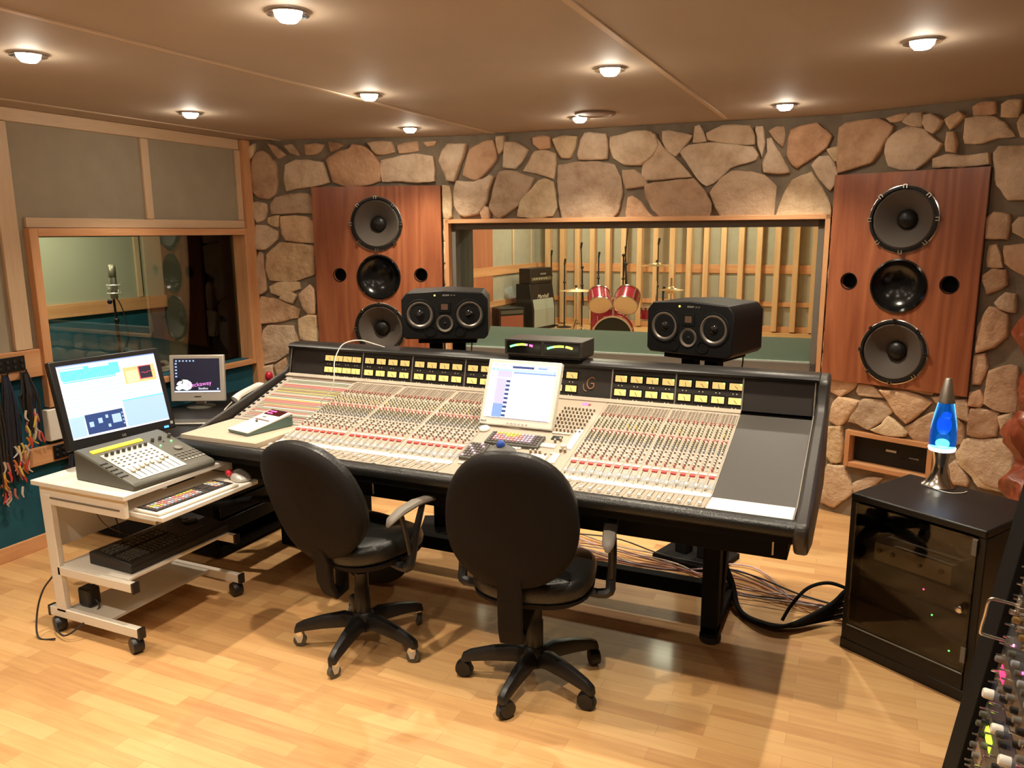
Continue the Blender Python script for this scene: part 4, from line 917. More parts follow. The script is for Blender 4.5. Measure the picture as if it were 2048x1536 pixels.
b = B(); b.box(-.048, .042, -.065, .065, 0, .014, GREYD, R4); b.build('case', t, bevel=.004)
keyset(t, R4, -.042, .036, -.058, .058, 5, 6, lambda i, j: KD if (i+j) % 4 else KV)
t = thing('trackball', 'black trackball with a shiny blue ball in front of the small console keyboard', 'trackball', SP(-1.365, .115, .0065))
b = B(); b.loft([[R4@Vector((x*q, y*q-.0, z)) for x, y in ((-.06, -.04), (.07, -.05), (.085, -.01), (.06, .035), (.02, .05), (-.03, .045), (-.06, .01))] for q, z in ((1, 0), (1, .016), (.8, .028), (.5, .032))], GREYD); b.build('body', t)
b = B(); b.ball(R4@Vector((.0, .02, .036)), .019, mat('blue_ball', (.03, .08, .38), .12)); b.build('ball', t)
# remote box on the left shelf
t = thing('tape_remote', 'wedge-shaped white remote control box with a red-lit display on the console shelf', 'remote control', (-2.63, 2.865, .807), math.radians(-12))
b = B(); pf = [(-.13, 0), (-.135, .018), (-.02, .035), (.105, .062), (.13, .058), (.13, 0)]
b.prism(pf, 'X', -.075, .075, mat('teal_grey_case', (.10, .17, .15), .4)); b.build('case', t, bevel=.004)
b = B(); b.prism([(-.137, .019), (-.02, .0365), (.107, .064), (.132, .060), (.13, .056), (-.02, .031), (-.13, .013)], 'X', -.076, .076, WHITE); b.build('top_plate', t, bevel=.002)
TT = frame((0, .045, .0510), (1, 0, 0), (0, -.21, .978))
b = B(); b.box(-.062, .058, .018, .072, 0, .002, mat('gloss_red_black', (.05, .004, .006), .2), TT); o = b.build('display', t)
for k in range(3):
    b = B(); b.box(-.05+k*.016, -.037+k*.016, .05, .058, .002, .0028, LEDR, TT); b.build('digit', o)
for k in range(2):
    b = B(); b.box(-.052+k*.022, -.034+k*.022, .03, .037, .002, .0028, LEDR, TT); b.build('digit', o)
b = B(); b.box(-.05, .055, -.042, -.037, .001, .0025, mat('dark_red_line', (.2, .05, .04), .5), TT); b.build('groove', t)
b = B(); b.box(-.012, -.002, -.068, -.060, 0, .010, GREYD, TT); b.build('lever', t)
b = B(); b.box(-.03, -.01, -.012, -.004, 0, .004, mat('green_grey_button', (.3, .33, .28), .4), TT); b.build('button', t)
b = B(); b.tube([(.075, .10, .05), (.11, .13, .045), (.17, .16, .04), (.22, .2, .05)], .0022, GREYP, seg=6); b.build('lead', t)
# ================================================================== OFFICE CHAIRS
def office_chair(label, cx, cy, rz, base_rot, recline, chrome, seat_z, back_c, back_w, back_h, lean=0):
    """local frame: the sitter looks along +y"""
    t = thing('office_chair', label, 'chair', (cx, cy, 0), rz, 'black swivel chairs at the mixing console')
    # five-spoke base
    for k in range(5):
        a = base_rot-rz+k*2*PI/5; d = Vector((math.cos(a), math.sin(a), 0)); s = Vector((-d.y, d.x, 0)); rings = []
        for r, z, w_, h_ in ((.02, .105, .030, .030), (.08, .118, .028, .032), (.17, .108, .023, .028), (.255, .092, .019, .022), (.285, .080, .018, .018), (.292, .072, .012, .010)):
            c = d*r+Vector((0, 0, z)); rings.append([c+s*(w_*x)+Vector((0, 0, h_*y)) for x, y in ((-1, -.8), (-1, .3), (-.6, .95), (0, 1.1), (.6, .95), (1, .3), (1, -.8))])
        b = B(); b.loft(rings, BLACK); b.build('spoke', t)
        # caster
        c = d*.272; m1 = CHROME if chrome else BLACK
        cs = B(); ca = a+1.1+k*.9; w = Vector((math.cos(ca), math.sin(ca), 0)); f = Vector((-w.y, w.x, 0))
        cs.cyl(c+Vector((0, 0, .05)), c+Vector((0, 0, .085)), .0055, m1, seg=8)
        if chrome:
            for q in (-1, 1): cs.loft([[c+w*(q*.013)+f*x+Vector((0, 0, z)) for x, z in ((-.008, .020), (.008, .020), (.020, .05), (.016, .064), (-.016, .064), (-.016, .045))], [c+w*(q*.0155)+f*x+Vector((0, 0, z)) for x, z in ((-.008, .020), (.008, .020), (.020, .05), (.016, .064), (-.016, .064), (-.016, .045))]], SILV, smooth=False)
            cs.cyl(c-w*.017+Vector((0, 0, .062)), c+w*.017+Vector((0, 0, .062)), .012, CHROME)
        else: cs.lathe([(.008, -.022), (.03, -.02), (.033, -.008), (.033, .008), (.03, .02), (.008, .022)], c+f*.012+Vector((0, 0, .036)), w, BLACK, 20)
        o = cs.build('caster', t, 'chrome caster' if chrome else None)
        wl = B(); wl.lathe([(.012, -.010), (.027, -.010), (.0275, 0), (.027, .010), (.012, .010)], c+Vector((0, 0, .0275)), w, RUBBER if not chrome else GREYD, 22)
        if chrome: wl.cyl(c-w*.0115+Vector((0, 0, .0275)), c+w*.0115+Vector((0, 0, .0275)), .010, GREYP)
        wl.build('wheel', o)
    b = B(); b.lathe([(.045, .075), (.05, .09), (.048, .14), (.036, .155)], (0, 0, 0), (0, 0, 1), BLACK, 24); b.build('hub', t)
    b = B(); b.lathe([(.033, .15), (.033, .26), (.029, .265), (.029, .33), (.02, .335), (.02, seat_z-.09)], (0, 0, 0), (0, 0, 1), BLACK, 20); b.build('gas_column', t)
    b = B(); b.box(-.09, .09, -.12, .1, seat_z-.095, seat_z-.06, BLACK); b.build('mechanism', t, bevel=.012)
    b = B(); b.tube([(.05, .0, seat_z-.08), (.17, .02, seat_z-.085), (.21, .02, seat_z-.08)], .006, BLACK); b.ball((.22, .02, seat_z-.08), .014, BLACK, (1.6, .8, .6)); b.build('lever', t)
    # seat cushion: rounded squarish plan
    def plan(w_, d_, n=32, p=2.8):
        R = []
        for i in range(n):
            a = 2*PI*i/n; ca, sa = math.cos(a), math.sin(a); R.append((w_*math.copysign(abs(ca)**(2/p), ca), d_*math.copysign(abs(sa)**(2/p), sa)))
        return R
    b = B(); R = []
    for q, z in ((.82, -.06), (.96, -.05), (1, -.02), (.99, .01), (.93, .032), (.75, .036), (.4, .028), (.1, .026)): R.append([Vector((x*q, y*q+.02, seat_z-.012+z-.018*max(0, y/.23)**3+(.012*abs(x/.24)**2))) for x, y in plan(.235, .225)])
    b.loft(R, LEATH); b.build('seat', t, sub=1)
    b = B(); R = []
    for q, z in ((.6, -.085), (.85, -.075), (.96, -.055), (.97, -.045)): R.append([Vector((x*q, y*q+.02, seat_z-.012+z)) for x, y in plan(.235, .225)])
    b.loft(R, CHAIRB); b.build('seat_shell', t)
    # back: tall oval shell with padded front
    T = Matrix.Translation(back_c)@Matrix.Rotation(lean, 4, 'Y')@Matrix.Rotation(recline, 4, 'X')
    def oval(w_, h_, n=40):
        R = []
        for i in range(n):
            a = 2*PI*i/n; ca, sa = math.cos(a), math.sin(a); wz = w_*(1-.10*sa) ; R.append((wz*math.copysign(abs(ca)**.86, ca), h_*math.copysign(abs(sa)**.88, sa)))
        return R
    O = oval(back_w/2, back_h/2)
    def bend(x, z): return .05*(x/(back_w/2))**2*1.0+.015*math.sin(z/(back_h/2)*1.5)
    b = B(); R = []
    for q, y in ((.05, -.030), (.5, -.029), (.80, -.027), (.93, -.022), (.985, -.008), (1.0, .006), (.99, .014)): R.append([T@Vector((x*q, y+bend(x*q, z*q), z*q)) for x, z in O])
    b.loft(R, CHAIRB, caps=True); b.build('back_shell', t)
    b = B(); R = []
    for q, y in ((.985, .012), (1.0, .024), (.985, .044), (.92, .058), (.7, .064), (.3, .060), (.05, .058)): R.append([T@Vector((x*q, y+bend(x*q, z*q), z*q)) for x, z in O])
    b.loft(R, LEATH, caps=True); b.build('back_cushion', t)
    # flat J bar from back to under the seat
    p0 = T@Vector((0, -.028, -back_h*.36)); p1 = T@Vector((0, -.035, -back_h*.5)); zb = seat_z-.20
    b = B(); P = [p0, p1, Vector((p1.x*1.0, p1.y+.005, zb+.06)), Vector((p1.x*1.0, p1.y+.03, zb)), Vector((p1.x*.8, p1.y+.09, zb+.01)), Vector((0, -.10, seat_z-.085)), Vector((0, 0, seat_z-.08))]
    for i, p in enumerate(P): pass
    R = []; 
    for i, p in enumerate(P):
        dd = (P[min(i+1, len(P)-1)]-P[max(0, i-1)]).normalized(); nn = Vector((1, 0, 0)).cross(dd).normalized(); hw = .045 if i < 4 else .035
        R.append([p+Vector((x*hw, 0, 0))+nn*y for x, y in ((-1, -.012), (1, -.012), (1, .012), (-1, .012))])
    b.loft(R, CHAIRB, smooth=False); b.build('back_bar', t, bevel=.006)
    # arm rests
    ARM = mat('arm_pad', (.17, .145, .12), .5, bump=.2, bscale=400)
    for s in (-1, 1):
        x = s*.285; az = seat_z+.175
        b = B(); R = []
        for y, z, w_, h_ in ((-.10, az-.045, .010, .008), (-.085, az-.03, .022, .012), (-.03, az-.008, .026, .013), (.05, az+.006, .026, .013), (.12, az+.004, .024, .012), (.155, az-.004, .012, .008)):
            R.append([Vector((x+w_*c, y, z+h_*d)) for c, d in ((1, 0), (.8, .7), (0, 1), (-.8, .7), (-1, 0), (-.8, -.7), (0, -1), (.8, -.7))])
        b.loft(R, ARM); b.build('arm_pad', t, 'worn grey arm pad')
        b = B()
        b.tube([(x, .09, az-.01), (x+s*.008, .05, az-.09), (x+s*.004, .02, seat_z-.03), (x*.96, .0, seat_z-.08), (x*.5, .0, seat_z-.075)], .014, BLACK, seg=8, rad=[.012, .014, .018, .02, .014])
        b.tube([(x, -.03, az-.02), (x+s*.006, -.015, az-.09), (x+s*.004, .01, seat_z-.02)], .011, BLACK, seg=8); b.build('arm_support', t)
    return t
office_chair('black swivel chair on chrome casters, the left one at the console', -1.87, 2.57, math.radians(-14), math.radians(-81), math.radians(18), True, .50, Vector((-.035, -.25, .695)), .53, .51, math.radians(-12))
office_chair('black swivel chair on black plastic casters, the right one at the console', -1.09, 2.60, math.radians(12), math.radians(-92), math.radians(13), False, .475, Vector((-.045, -.26, .742)), .48, .52, 0)
# ================================================================== WHITE COMPUTER CART
cart = thing('computer_cart', 'white rolling computer cart with pull-out keyboard tray and dark casters', 'cart', (-2.94, 2.41, 0))
IK = inv(cart)
def kb(name, b, label=None, parent=None, **k): return b.build(name, parent or cart, label, T=IK, **k)
X0, X1, Y0, Y1, ZT = -3.23, -2.665, 2.10, 2.735, .70
b = B(); b.box(X0, X1, Y0, Y1, ZT-.022, ZT, WHITEC); kb('top', b, bevel=.003)
for y in (Y0+.025, Y1-.03):
    b = B(); b.box(X0+.03, X1-.02, y-.010, y+.010, ZT-.105, ZT-.022, WHITEC); kb('side_rail', b, bevel=.003)
    b = B(); b.box(X0+.045, X1-.05, y-.012, y-.009, ZT-.075, ZT-.068, GREYP); kb('rail_groove', b)
    b = B(); b.loft([[(X0+.055, y-.014, .10), (X0+.115, y-.014, .10), (X0+.115, y+.014, .10), (X0+.055, y+.014, .10)], [(X0+.035, y-.014, ZT-.06), (X0+.095, y-.014, ZT-.06), (X0+.095, y+.014, ZT-.06), (X0+.035, y+.014, ZT-.06)]], WHITEC, smooth=False); kb('upright', b, bevel=.003)
    b = B(); b.box(X0+.005, X1-.01, y-.014, y+.014, .072, .115, WHITEC); kb('base_rail', b, bevel=.003)
    for xe in (X1-.01, X0+.002):
        b = B(); b.box(xe-.004, xe+.008, y-.016, y+.016, .070, .117, BLACK); kb('end_cap', b)
    b = B(); b.box(X0+.09, X1-.02, y-.014, y+.014, .275, .315, WHITEC); kb('shelf_rail', b, bevel=.003)
    b = B(); b.box(X1-.024, X1-.012, y-.016, y+.016, .272, .317, BLACK); kb('end_cap', b)
    for x in (X0+.04, X1-.05):
        b = B(); b.lathe([(.01, -.024), (.032, -.022), (.035, -.008), (.035, .008), (.032, .022), (.01, .024)], (x+.005, y, .035), (.35, 1, 0), BLACK, 22); b.cyl((x, y, .05), (x, y, .075), .009, CHROME, seg=10); kb('caster', b)
b = B(); b.box(X0+.03, X0+.045, Y0+.03, Y1-.03, ZT-.32, ZT-.03, WHITEC); kb('back_panel', b)
b = B(); b.box(X0+.10, X1-.06, Y0+.03, Y1-.035, .312, .324, WHITEC); kb('shelf', b, bevel=.002)
b = B(); b.box(X0+.10, X1-.20, Y0+.04, Y1-.045, .100, .112, mat('grey_shelf', (.55, .51, .44), .4)); kb('bottom_shelf', b, 'grey bottom shelf')
b = B(); b.box(X1-.14, X1+.155, Y0+.045, Y1-.045, .598, .618, WHITEC); kb('keyboard_tray', b, bevel=.003)
for y in (Y0+.047, Y1-.047):
    b = B(); b.box(X1-.4, X1+.12, y-.008, y+.008, .585, .600, ALU); kb('tray_runner', b)
# screen on the cart, looks towards +x, leaning back
def st_b(t):
    b = B(); b.box(-.11, .11, .0, .19, 0, .014, BLACK); b.build('base', t, bevel=.005)
    b = B(); b.box(-.03, .03, .07, .11, .012, .2, BLACK); b.build('neck', t, bevel=.005)
pic = [(SW,), (SBL, 0, 1, .985, 1.0), (SCY, .02, .60, .80, .955), (SCY, .03, .55, .76, .80), (SW, .03, .25, .925, .945), (SW, .30, .50, .925, .95), (SW, .01, .6, .775, .782)]
for k in range(26): pic.append((SLB, .035+k*.0215, .0375+k*.0215, .79, .93))
for k in range(9): pic.append((SCY, .02, .98, .70-.055*k, .704-.055*k))
pic += [(em('screen_peach', (1, .84, .74), .8), .63, .95, .86, .96), (SOR, .63, .97, .62, .85), (em('screen_amber', (1, .74, .42), .8), .65, .78, .63, .80), (SRD, .79, .93, .655, .845), (SBK, .80, .93, .665, .835), (SRD, .815, .85, .745, .752), (SRD, .845, .885, .735, .742), (SRD, .88, .925, .748, .755),
        (SLB, .0, .14, .0, .27), (SLB, .55, 1.0, .0, .40), (SCY, .55, 1.0, .39, .405), (SCY, 0, .16, .275, .285), (SDB, .15, .53, .03, .30)]
for (u, v, s) in [(.20, .16, .035), (.29, .19, .035), (.36, .23, .022), (.37, .10, .022)]: pic.append((SLB, u-s*.6, u+s*.6, v-s, v+s))
pic += [(SLB, .41, .50, .12, .24), (SW, 0, 1, .0, .02)]
for k in range(4): pic.append((SLB, .512, .524, .08+k*.05, .10+k*.05))
t, T, r = flat_screen('computer_screen', 'big black widescreen monitor with a bright software window on the white cart', 'computer screen', (-3.10, 2.49, ZT), math.radians(90-8), .525, .40, math.radians(14), (.028, .028, .045, .024), BLACK, pic, .10, stand=st_b)
text('lettering', 'LG', .016, SILV, T@frame((-.005, -.0008, .020), (1, 0, 0), (0, -1, 0)), t)
b = B(); b.box(.20, .222, -.003, 0, .008, .018, LEDB, T); b.build('power_light', t)
b = B(); b.box(.236, .249, -.002, 0, .022, .036, SILV, T); b.build('sticker', t)
# control surface on the cart
t = thing('fader_controller', 'grey fader control surface with eight faders and an amber display on the white cart', 'control surface', (-2.845, 2.382, ZT), math.radians(90-3))
# local: x along the rows, -y towards the user
b = B(); W2_ = .212
b.prism([(.19, .0), (-.175, .0), (-.185, .012), (-.175, .03), (.155, .125), (.19, .13)], 'X', -W2_, W2_, mat('controller_olive', (.085, .08, .06), .42)); b.build('case', t, bevel=.008)
TS = frame((0, -.175, .0308), (1, 0, 0), (0, -.277, .961))
b = B(); b.box(-.165, .075, .02, .27, 0, .0015, SILV, TS); b.build('fader_plate', t, 'pale fader plate')
b = B(); b.box(-.175, .07, .300, .322, .0, .004, em('amber_display', (1, .72, .02), 1.4), TS); b.build('display', t)
for k in range(8):
    x = -.145+k*.0275; b = B(); b.box(x-.0012, x+.0012, .03, .125, .0016, .0022, BLACKM, TS); b.build('fader_slot', t)
    f = (.085, .09, .098, .105, .107, .096, .112, .12)[k]
    b = B(); b.box(x-.007, x+.007, f-.009, f+.009, .0016, .010, mat('cap_grey', (.50, .46, .38), .4), TS); b.build('fader_cap', t, bevel=.0015)
    b = B(); b.lathe([(.008, 0), (.0075, .014), (.005, .017)], TS@Vector((x, .255, .001)), TS.to_3x3()@Vector((0, 0, 1)), GREYD, 14); b.build('rotary_knob', t)
    for v in (.145, .175, .195, .215):
        b = B(); b.box(x-.005, x+.005, v-.003, v+.003, .0015, .004, GREYD, TS); b.build('button', t)
for i in range(5):
    for j in range(3):
        b = B(); b.box(-.205+.0*i, -.195, .06+j*.02+i*.045, .07+j*.02+i*.045, 0, .003, GREYD, TS) if False else b.box(-.210+j*.012, -.202+j*.012, .07+i*.032, .078+i*.032, 0, .003, BLACK, TS); b.build('button', t)
for i in range(6):
    for j in range(4):
        b = B(); b.box(.092+i*.02, .102+i*.02, .05+j*.022, .057+j*.022, 0, .0035, GREYP if j else SILV, TS); b.build('button', t)
b = B(); b.lathe([(.02, 0), (.019, .006), (.008, .008)], TS@Vector((.15, .165, 0)), TS.to_3x3()@Vector((0, 0, 1)), GREYP, 22); b.build('jog_wheel', t)
for (x, y, m) in ((.10, .22, LEDG), (.17, .235, LEDG), (.14, .25, GREYD)):
    b = B(); b.cyl(TS@Vector((x, y, 0)), TS@Vector((x, y, .004)), .004, m, seg=10); b.build('indicator', t)
for x in (.10, .14, .19):
    b = B(); b.lathe([(.008, 0), (.0075, .014), (.005, .017)], TS@Vector((x, .275, .001)), TS.to_3x3()@Vector((0, 0, 1)), GREYD, 14); b.build('rotary_knob', t)
# keyboard and trackball mouse on the tray
t = thing('computer_keyboard', 'white-edged keyboard with coloured keys on the pull-out cart tray', 'keyboard', (-2.605, 2.365, .618), math.radians(88))
CLR = mat('clear_white_rim', (.80, .74, .66), .25)
b = B(); b.box(-.215, .215, -.08, .072, 0, .014, CLR); b.build('case', t, bevel=.006)
b = B(); b.box(-.205, .205, -.055, .064, .0135, .0155, BLACK); b.build('key_bed', t)
KCOL = [KY, KR, mat('peach_key', (.80, .50, .38), .45), mat('blue_key', (.38, .52, .70), .45), mat('pale_key', (.72, .70, .68), .45)]
I4 = Matrix.Identity(4)
keyset(t, I4, -.20, .075, -.05, .06, 15, 6, lambda i, j: KD if (j in (0, 5) or i in (0, 14)) else (KCOL[0] if (j == 4 and i > 8) or (j == 3 and i < 3) or (j == 2 and i in (2, 3)) else KCOL[1+(i*j+i) % 4]), gap=.004)
keyset(t, I4, .083, .125, .0, .06, 3, 3, lambda i, j: KD, gap=.004)
keyset(t, I4, .090, .12, -.05, -.02, 3, 2, lambda i, j: KD, gap=.004)
keyset(t, I4, .133, .20, -.05, .06, 4, 5, lambda i, j: KD if j == 0 or i == 3 else KCOL[(i+j) % 5], gap=.004)
t = thing('trackball_mouse', 'silver grey thumb trackball with a red ball at the far end of the cart tray', 'mouse', (-2.58, 2.655, .618), math.radians(70))
b = B(); R = []
for q, z in ((1, 0), (1.02, .01), (.93, .024), (.7, .036), (.35, .042), (.05, .043)): R.append([Vector((x*q, y*q-.0, z*(1+.2*y/.06))) for x, y in ((-.034, -.055), (.03, -.06), (.042, -.02), (.04, .04), (.02, .06), (-.02, .062), (-.04, .03), (-.046, -.01))])
b.loft(R, SILV); b.build('body', t, sub=1)
b = B(); b.ball((-.036, .035, .034), .017, mat('red_ball', (.65, .03, .05), .15)); b.build('ball', t)
# black keyboard workstation on the cart shelf
t = thing('keyboard_controller', 'black control keyboard with a jog wheel on the middle cart shelf', 'keyboard', (-2.87, 2.425, .324), math.radians(88))
b = B(); b.prism([(-.13, 0), (-.135, .035), (-.12, .045), (.11, .062), (.135, .055), (.135, 0)], 'X', -.255, .285, BLACK); b.build('case', t, bevel=.006)
T8 = frame((0, -.12, .0455), (1, 0, 0), (0, -.074, .997))
KDK = mat('olive_key', (.05, .045, .035), .5)
keyset(t, T8, -.24, .06, .015, .10, 14, 5, lambda i, j: KDK, gap=.004, h=.004, z=.004)
keyset(t, T8, -.24, .06, .125, .20, 12, 3, lambda i, j: KDK, gap=.005, h=.004, z=.004)
b = B(); b.lathe([(.036, 0), (.034, .008), (.02, .012), (.014, .008)], T8@Vector((.20, .15, 0)), (0, 0, 1), BLACK, 28); o = b.build('jog_wheel', t)
b = B(); b.lathe([(.014, .008), (.013, .012), (.002, .013)], T8@Vector((.20, .15, 0)), (0, 0, 1), mat('dull_grey', (.12, .11, .1), .4), 20); b.build('jog_centre', o)
for k in range(6):
    b = B(); b.box(.08+k*.02, .09+k*.02, .05, .057, .001, .004, mat('dull_grey', (.12, .11, .1), .4), T8); b.build('button', t)
# power adapter and loose leads at the cart
t = thing('power_adapter', 'black plug adapter resting on the lower back corner of the white cart', 'power adapter', (-3.06, 2.165, .1155))
b = B(); b.box(-.045, .03, -.0, .06, 0, .085, BLACK); b.build('body', t, bevel=.01)
b = B(); b.tube([(.03, .03, .03), (.06, .02, .0), (.05, -.055, -.04), (.0, -.10, -.085), (-.07, -.09, -.09), (-.12, -.07, -.05)], .004, RUBBER, seg=6); b.tube([(.0, .04, .085), (.04, .1, .12), (.02, .2, .2), (.03, .25, .19)], .003, RUBBER, seg=6); b.build('lead', t)
def cable(label, pts, r, m=None, name='cable', group=None, cat='cable'):
    o = thing(name, label, cat, pts[0][:2]+(0,), 0, group) if False else None
    b = B(); x0, y0, z0 = pts[0]; b.tube([(x-x0, y-y0, z-z0) for x, y, z in pts], r, m or RUBBER, seg=8, sub=6); o = b.build(name); o.location = pts[0]; tag(o, label, cat, group); return o
cable('thin black lead hanging down behind the front upright of the white cart', [(-3.185, 2.155, .67), (-3.195, 2.155, .5), (-3.19, 2.15, .3), (-3.22, 2.09, .2), (-3.235, 2.06, .1), (-3.20, 2.03, .008), (-3.12, 2.05, .008)], .004)
cable('thin brown leads looping down under the cart top', [(-3.12, 2.28, .58), (-3.10, 2.33, .44), (-3.05, 2.42, .36), (-2.98, 2.5, .345), (-2.92, 2.55, .42), (-2.9, 2.6, .55)], .0025, mat('brown_lead', (.2, .1, .05), .5))
cable('second thin lead dangling below the cart top to the middle shelf', [(-3.15, 2.4, .58), (-3.14, 2.42, .45), (-3.13, 2.43, .345)], .003)
cable('thick black cable hose sagging from the cart to the chair on the left', [(-3.52, 2.72, .62), (-3.45, 2.75, .44), (-3.30, 2.82, .35), (-3.05, 2.98, .33), (-2.8, 3.05, .37), (-2.55, 3.05, .36), (-2.42, 3.0, .25), (-2.38, 3.0, .06)], .018, BLACKM, name='cable_hose')
# ================================================================== BLACK SIDE DESK BEHIND THE CART
desk = thing('side_desk', 'low black equipment desk with glowing lights between the cart and the console', 'desk', (-3.55, 3.45, 0))
ID = inv(desk)
def db(name, b, label=None, **k): return b.build(name, desk, label, T=ID, **k)
b = B(); b.box(-4.10, -3.03, 2.95, 4.42, .60, .625, SATIN); db('top', b, bevel=.003)
b = B(); b.box(-4.05, -3.10, 2.98, 4.40, .02, .06, BLACKM); db('plinth', b)
for y in (2.98, 3.68, 4.38):
    b = B(); b.box(-4.05, -3.10, y-.01, y+.02, .06, .60, BLACKM); db('side_panel', b)
for i, z in enumerate((.50, .41, .32, .23, .14)):
    b = B(); b.box(-3.9, -3.085, 3.01, 3.66, z, z+.075, BLACK if i else SATIN); db('rack_unit', b, bevel=.002)
for (y, z, m) in [(3.06, .56, LEDR), (3.08, .535, LEDR), (3.2, .54, LEDR), (3.03, .52, LEDY), (3.15, .515, LEDR), (3.14, .525, LEDG), (3.24, .51, LEDY)]:
    b = B(); b.cyl((-3.085, y+.18, z), (-3.080, y+.18, z), .0045, m, seg=10); db('indicator', b)
def st_c(t):
    b = B(); b.lathe([(.09, 0), (.09, .006), (.04, .014), (.02, .02)], (0, .05, 0), (0, 0, 1), GREYD, 28); b.build('base', t)
    b = B(); b.box(-.03, .03, .04, .075, .015, .17, SILV); b.build('neck', t, bevel=.005)
pic = [(SBK,), (em('task_bar', (.7, .75, .95), .9), 0, 1, 0, .045)]
for k in range(6): pic.append((SLB, .045+k*.075, .080+k*.075, .91, .95))
for k in range(5): pic.append((SLB, .03, .075, .83-k*.095, .87-k*.095))
pic.append((SLB, .93, .97, .07, .12))
BODY = mat('silver_frame', (.66, .60, .53), .35, .2)
t, T, (sx, sw, sz, sh) = flat_screen('computer_screen', 'small silver computer screen showing a dark desktop with a white and violet logo', 'computer screen', (-3.91, 3.70, .625), math.radians(26), .345, .30, math.radians(6), (.026, .026, .060, .022), BODY, pic, .045, stand=st_c)
b = B(); U = lambda u, v: T@Vector((sx+u*sw, -.0035, sz+v*sh))
b.poly([U(.03, .10), U(.10, .06), (U(.18, .10)), U(.27, .055), U(.36, .10), U(.40, .20), U(.37, .30), U(.29, .37), U(.20, .38), U(.10, .32), U(.05, .24), U(.10, .20), U(.04, .17)], em('logo_white', (.95, 1, .95), 1.0))
b.build('logo', t)
b = B(); b.tube([U(.11, .42), U(.08, .34), U(.19, .35), U(.17, .25)], .003, BLACKM, seg=5, sub=2); b.build('logo_outline', t)
VIO = em('logo_violet', (.85, .25, .75), 1.0)
text('lettering', 'Rockaway', .038, VIO, frame(U(.55, .235), T.to_3x3()@Vector((1, 0, .12)), T.to_3x3()@Vector((0, -1, 0))), t)
text('lettering', 'Studios', .021, em('logo_text', (.85, .9, 1), .9), frame(U(.63, .11), T.to_3x3()@Vector((1, 0, 0)), T.to_3x3()@Vector((0, -1, 0))), t)
b = B(); b.box(-.022, .022, -.002, 0, .030, .035, GREYD, T); b.build('badge', t)
t = thing('computer_keyboard', 'grey keyboard on the black side desk before the small silver screen', 'keyboard', (-3.66, 3.36, .6255), math.radians(26))
b = B(); b.box(-.16, .16, -.05, .05, 0, .012, SILV); b.build('case', t, bevel=.005)
b = B(); b.box(-.15, .14, -.04, .038, .012, .016, GREYD); b.build('key_bed', t, bevel=.002)
t = thing('computer_mouse', 'white computer mouse on the black side desk', 'mouse', (-3.52, 3.58, .6255), .6)
b = B(); b.ball((0, 0, .012), .035, WHITE, (1.35, .85, .55)); b.build('shell', t)
t = thing('telephone', 'white corded telephone on the black side desk beside the console', 'telephone', (-3.60, 3.86, .6255), math.radians(-15))
b = B(); b.prism([(-.11, 0), (-.11, .025), (.09, .075), (.11, .07), (.11, 0)], 'X', -.08, .075, WHITE); b.build('base', t, bevel=.008)
b = B(); b.tube([(-.045, -.10, .06), (-.05, -.06, .085), (-.05, .03, .115), (-.045, .085, .125), (-.04, .115, .10)], .02, WHITE, seg=12, rad=[.028, .02, .018, .022, .03]); b.build('handset', t)
b = B(); b.tube([(-.045, -.12, .05), (-.05, -.17, .01), (.0, -.2, .006), (.05, -.15, .006)], .004, CREAM); b.build('cord', t)
t = thing('red_ball', 'small glossy red ball above the telephone at the wall corner', 'ball', (-3.72, 4.16, .6255))
b = B(); b.lathe([(.03, 0), (.028, .01), (.008, .02), (.006, .12)], (0, 0, 0), (0, 0, 1), BLACK, 16); b.build('holder', t)
b = B(); b.ball((0, 0, .145), .032, mat('red_gloss', (.45, .012, .03), .18), (.85, .85, 1.1)); b.build('ball', t)
# dark gear under the console, left
t = thing('equipment_case', 'black equipment case on the floor under the left end of the console', 'equipment case', (-2.72, 3.42, 0))
b = B(); b.box(-.22, .17, -.12, .22, 0, .44, BLACKM); b.build('body', t, bevel=.008)
b = B(); b.tube([(.172, -.05, .25), (.19, -.05, .27), (.19, .1, .27), (.172, .1, .25)], .006, RUBBER); b.build('handle', t)
t = thing('equipment_bag', 'soft black bag on the floor behind the left swivel chair', 'bag', (-2.18, 3.12, 0))
b = B(); b.ball((0, 0, .115), .15, CLOTHB, (1.3, .85, .8), 18); b.build('body', t, sub=1)
b = B(); b.tube([(-.1, -.02, .2), (-.05, -.04, .29), (.05, -.04, .3), (.1, -.02, .2)], .009, CLOTHB); b.build('strap', t)
# ================================================================== GLASS-DOOR RACK CABINET AND LAVA LAMP
RZ = math.radians(-31)
rack = thing('rack_cabinet', 'black rack cabinet with a smoked glass door and a lava lamp on top', 'cabinet', (-.01, 3.36, 0), RZ)
W_, D_, H_ = .525, .44, .68
b = B(); b.box(0, W_, 0, D_, H_-.03, H_, SATIN); b.build('top', rack, bevel=.006)
for x in (0, W_-.03):
    b = B(); b.box(x, x+.03, .005, D_, .04, H_-.03, SATIN); b.build('side_panel', rack, bevel=.003)
b = B(); b.box(.03, W_-.03, D_-.02, D_, .04, H_-.03, BLACKM); b.build('back_panel', rack)
b = B(); b.box(0, W_, 0, D_, .0, .045, SATIN); b.box(.03, W_-.03, .0, .02, .045, .115, SATIN); b.build('plinth', rack, bevel=.003)
b = B(); b.box(.028, W_-.028, -.006, -.001, .118, H_-.034, SMOKE); door = b.build('glass_door', rack, 'smoked glass door')
for z in (.16, H_-.10):
    b = B(); b.box(W_-.042, W_-.026, -.010, 0, z, z+.06, GREYP); b.build('hinge', door)
b = B(); b.lathe([(.006, 0), (.006, .012), (.014, .016), (.014, .024), (.008, .028)], (W_-.055, -.007, .37), (0, -1, 0), CHROME, 20); b.build('knob', door)
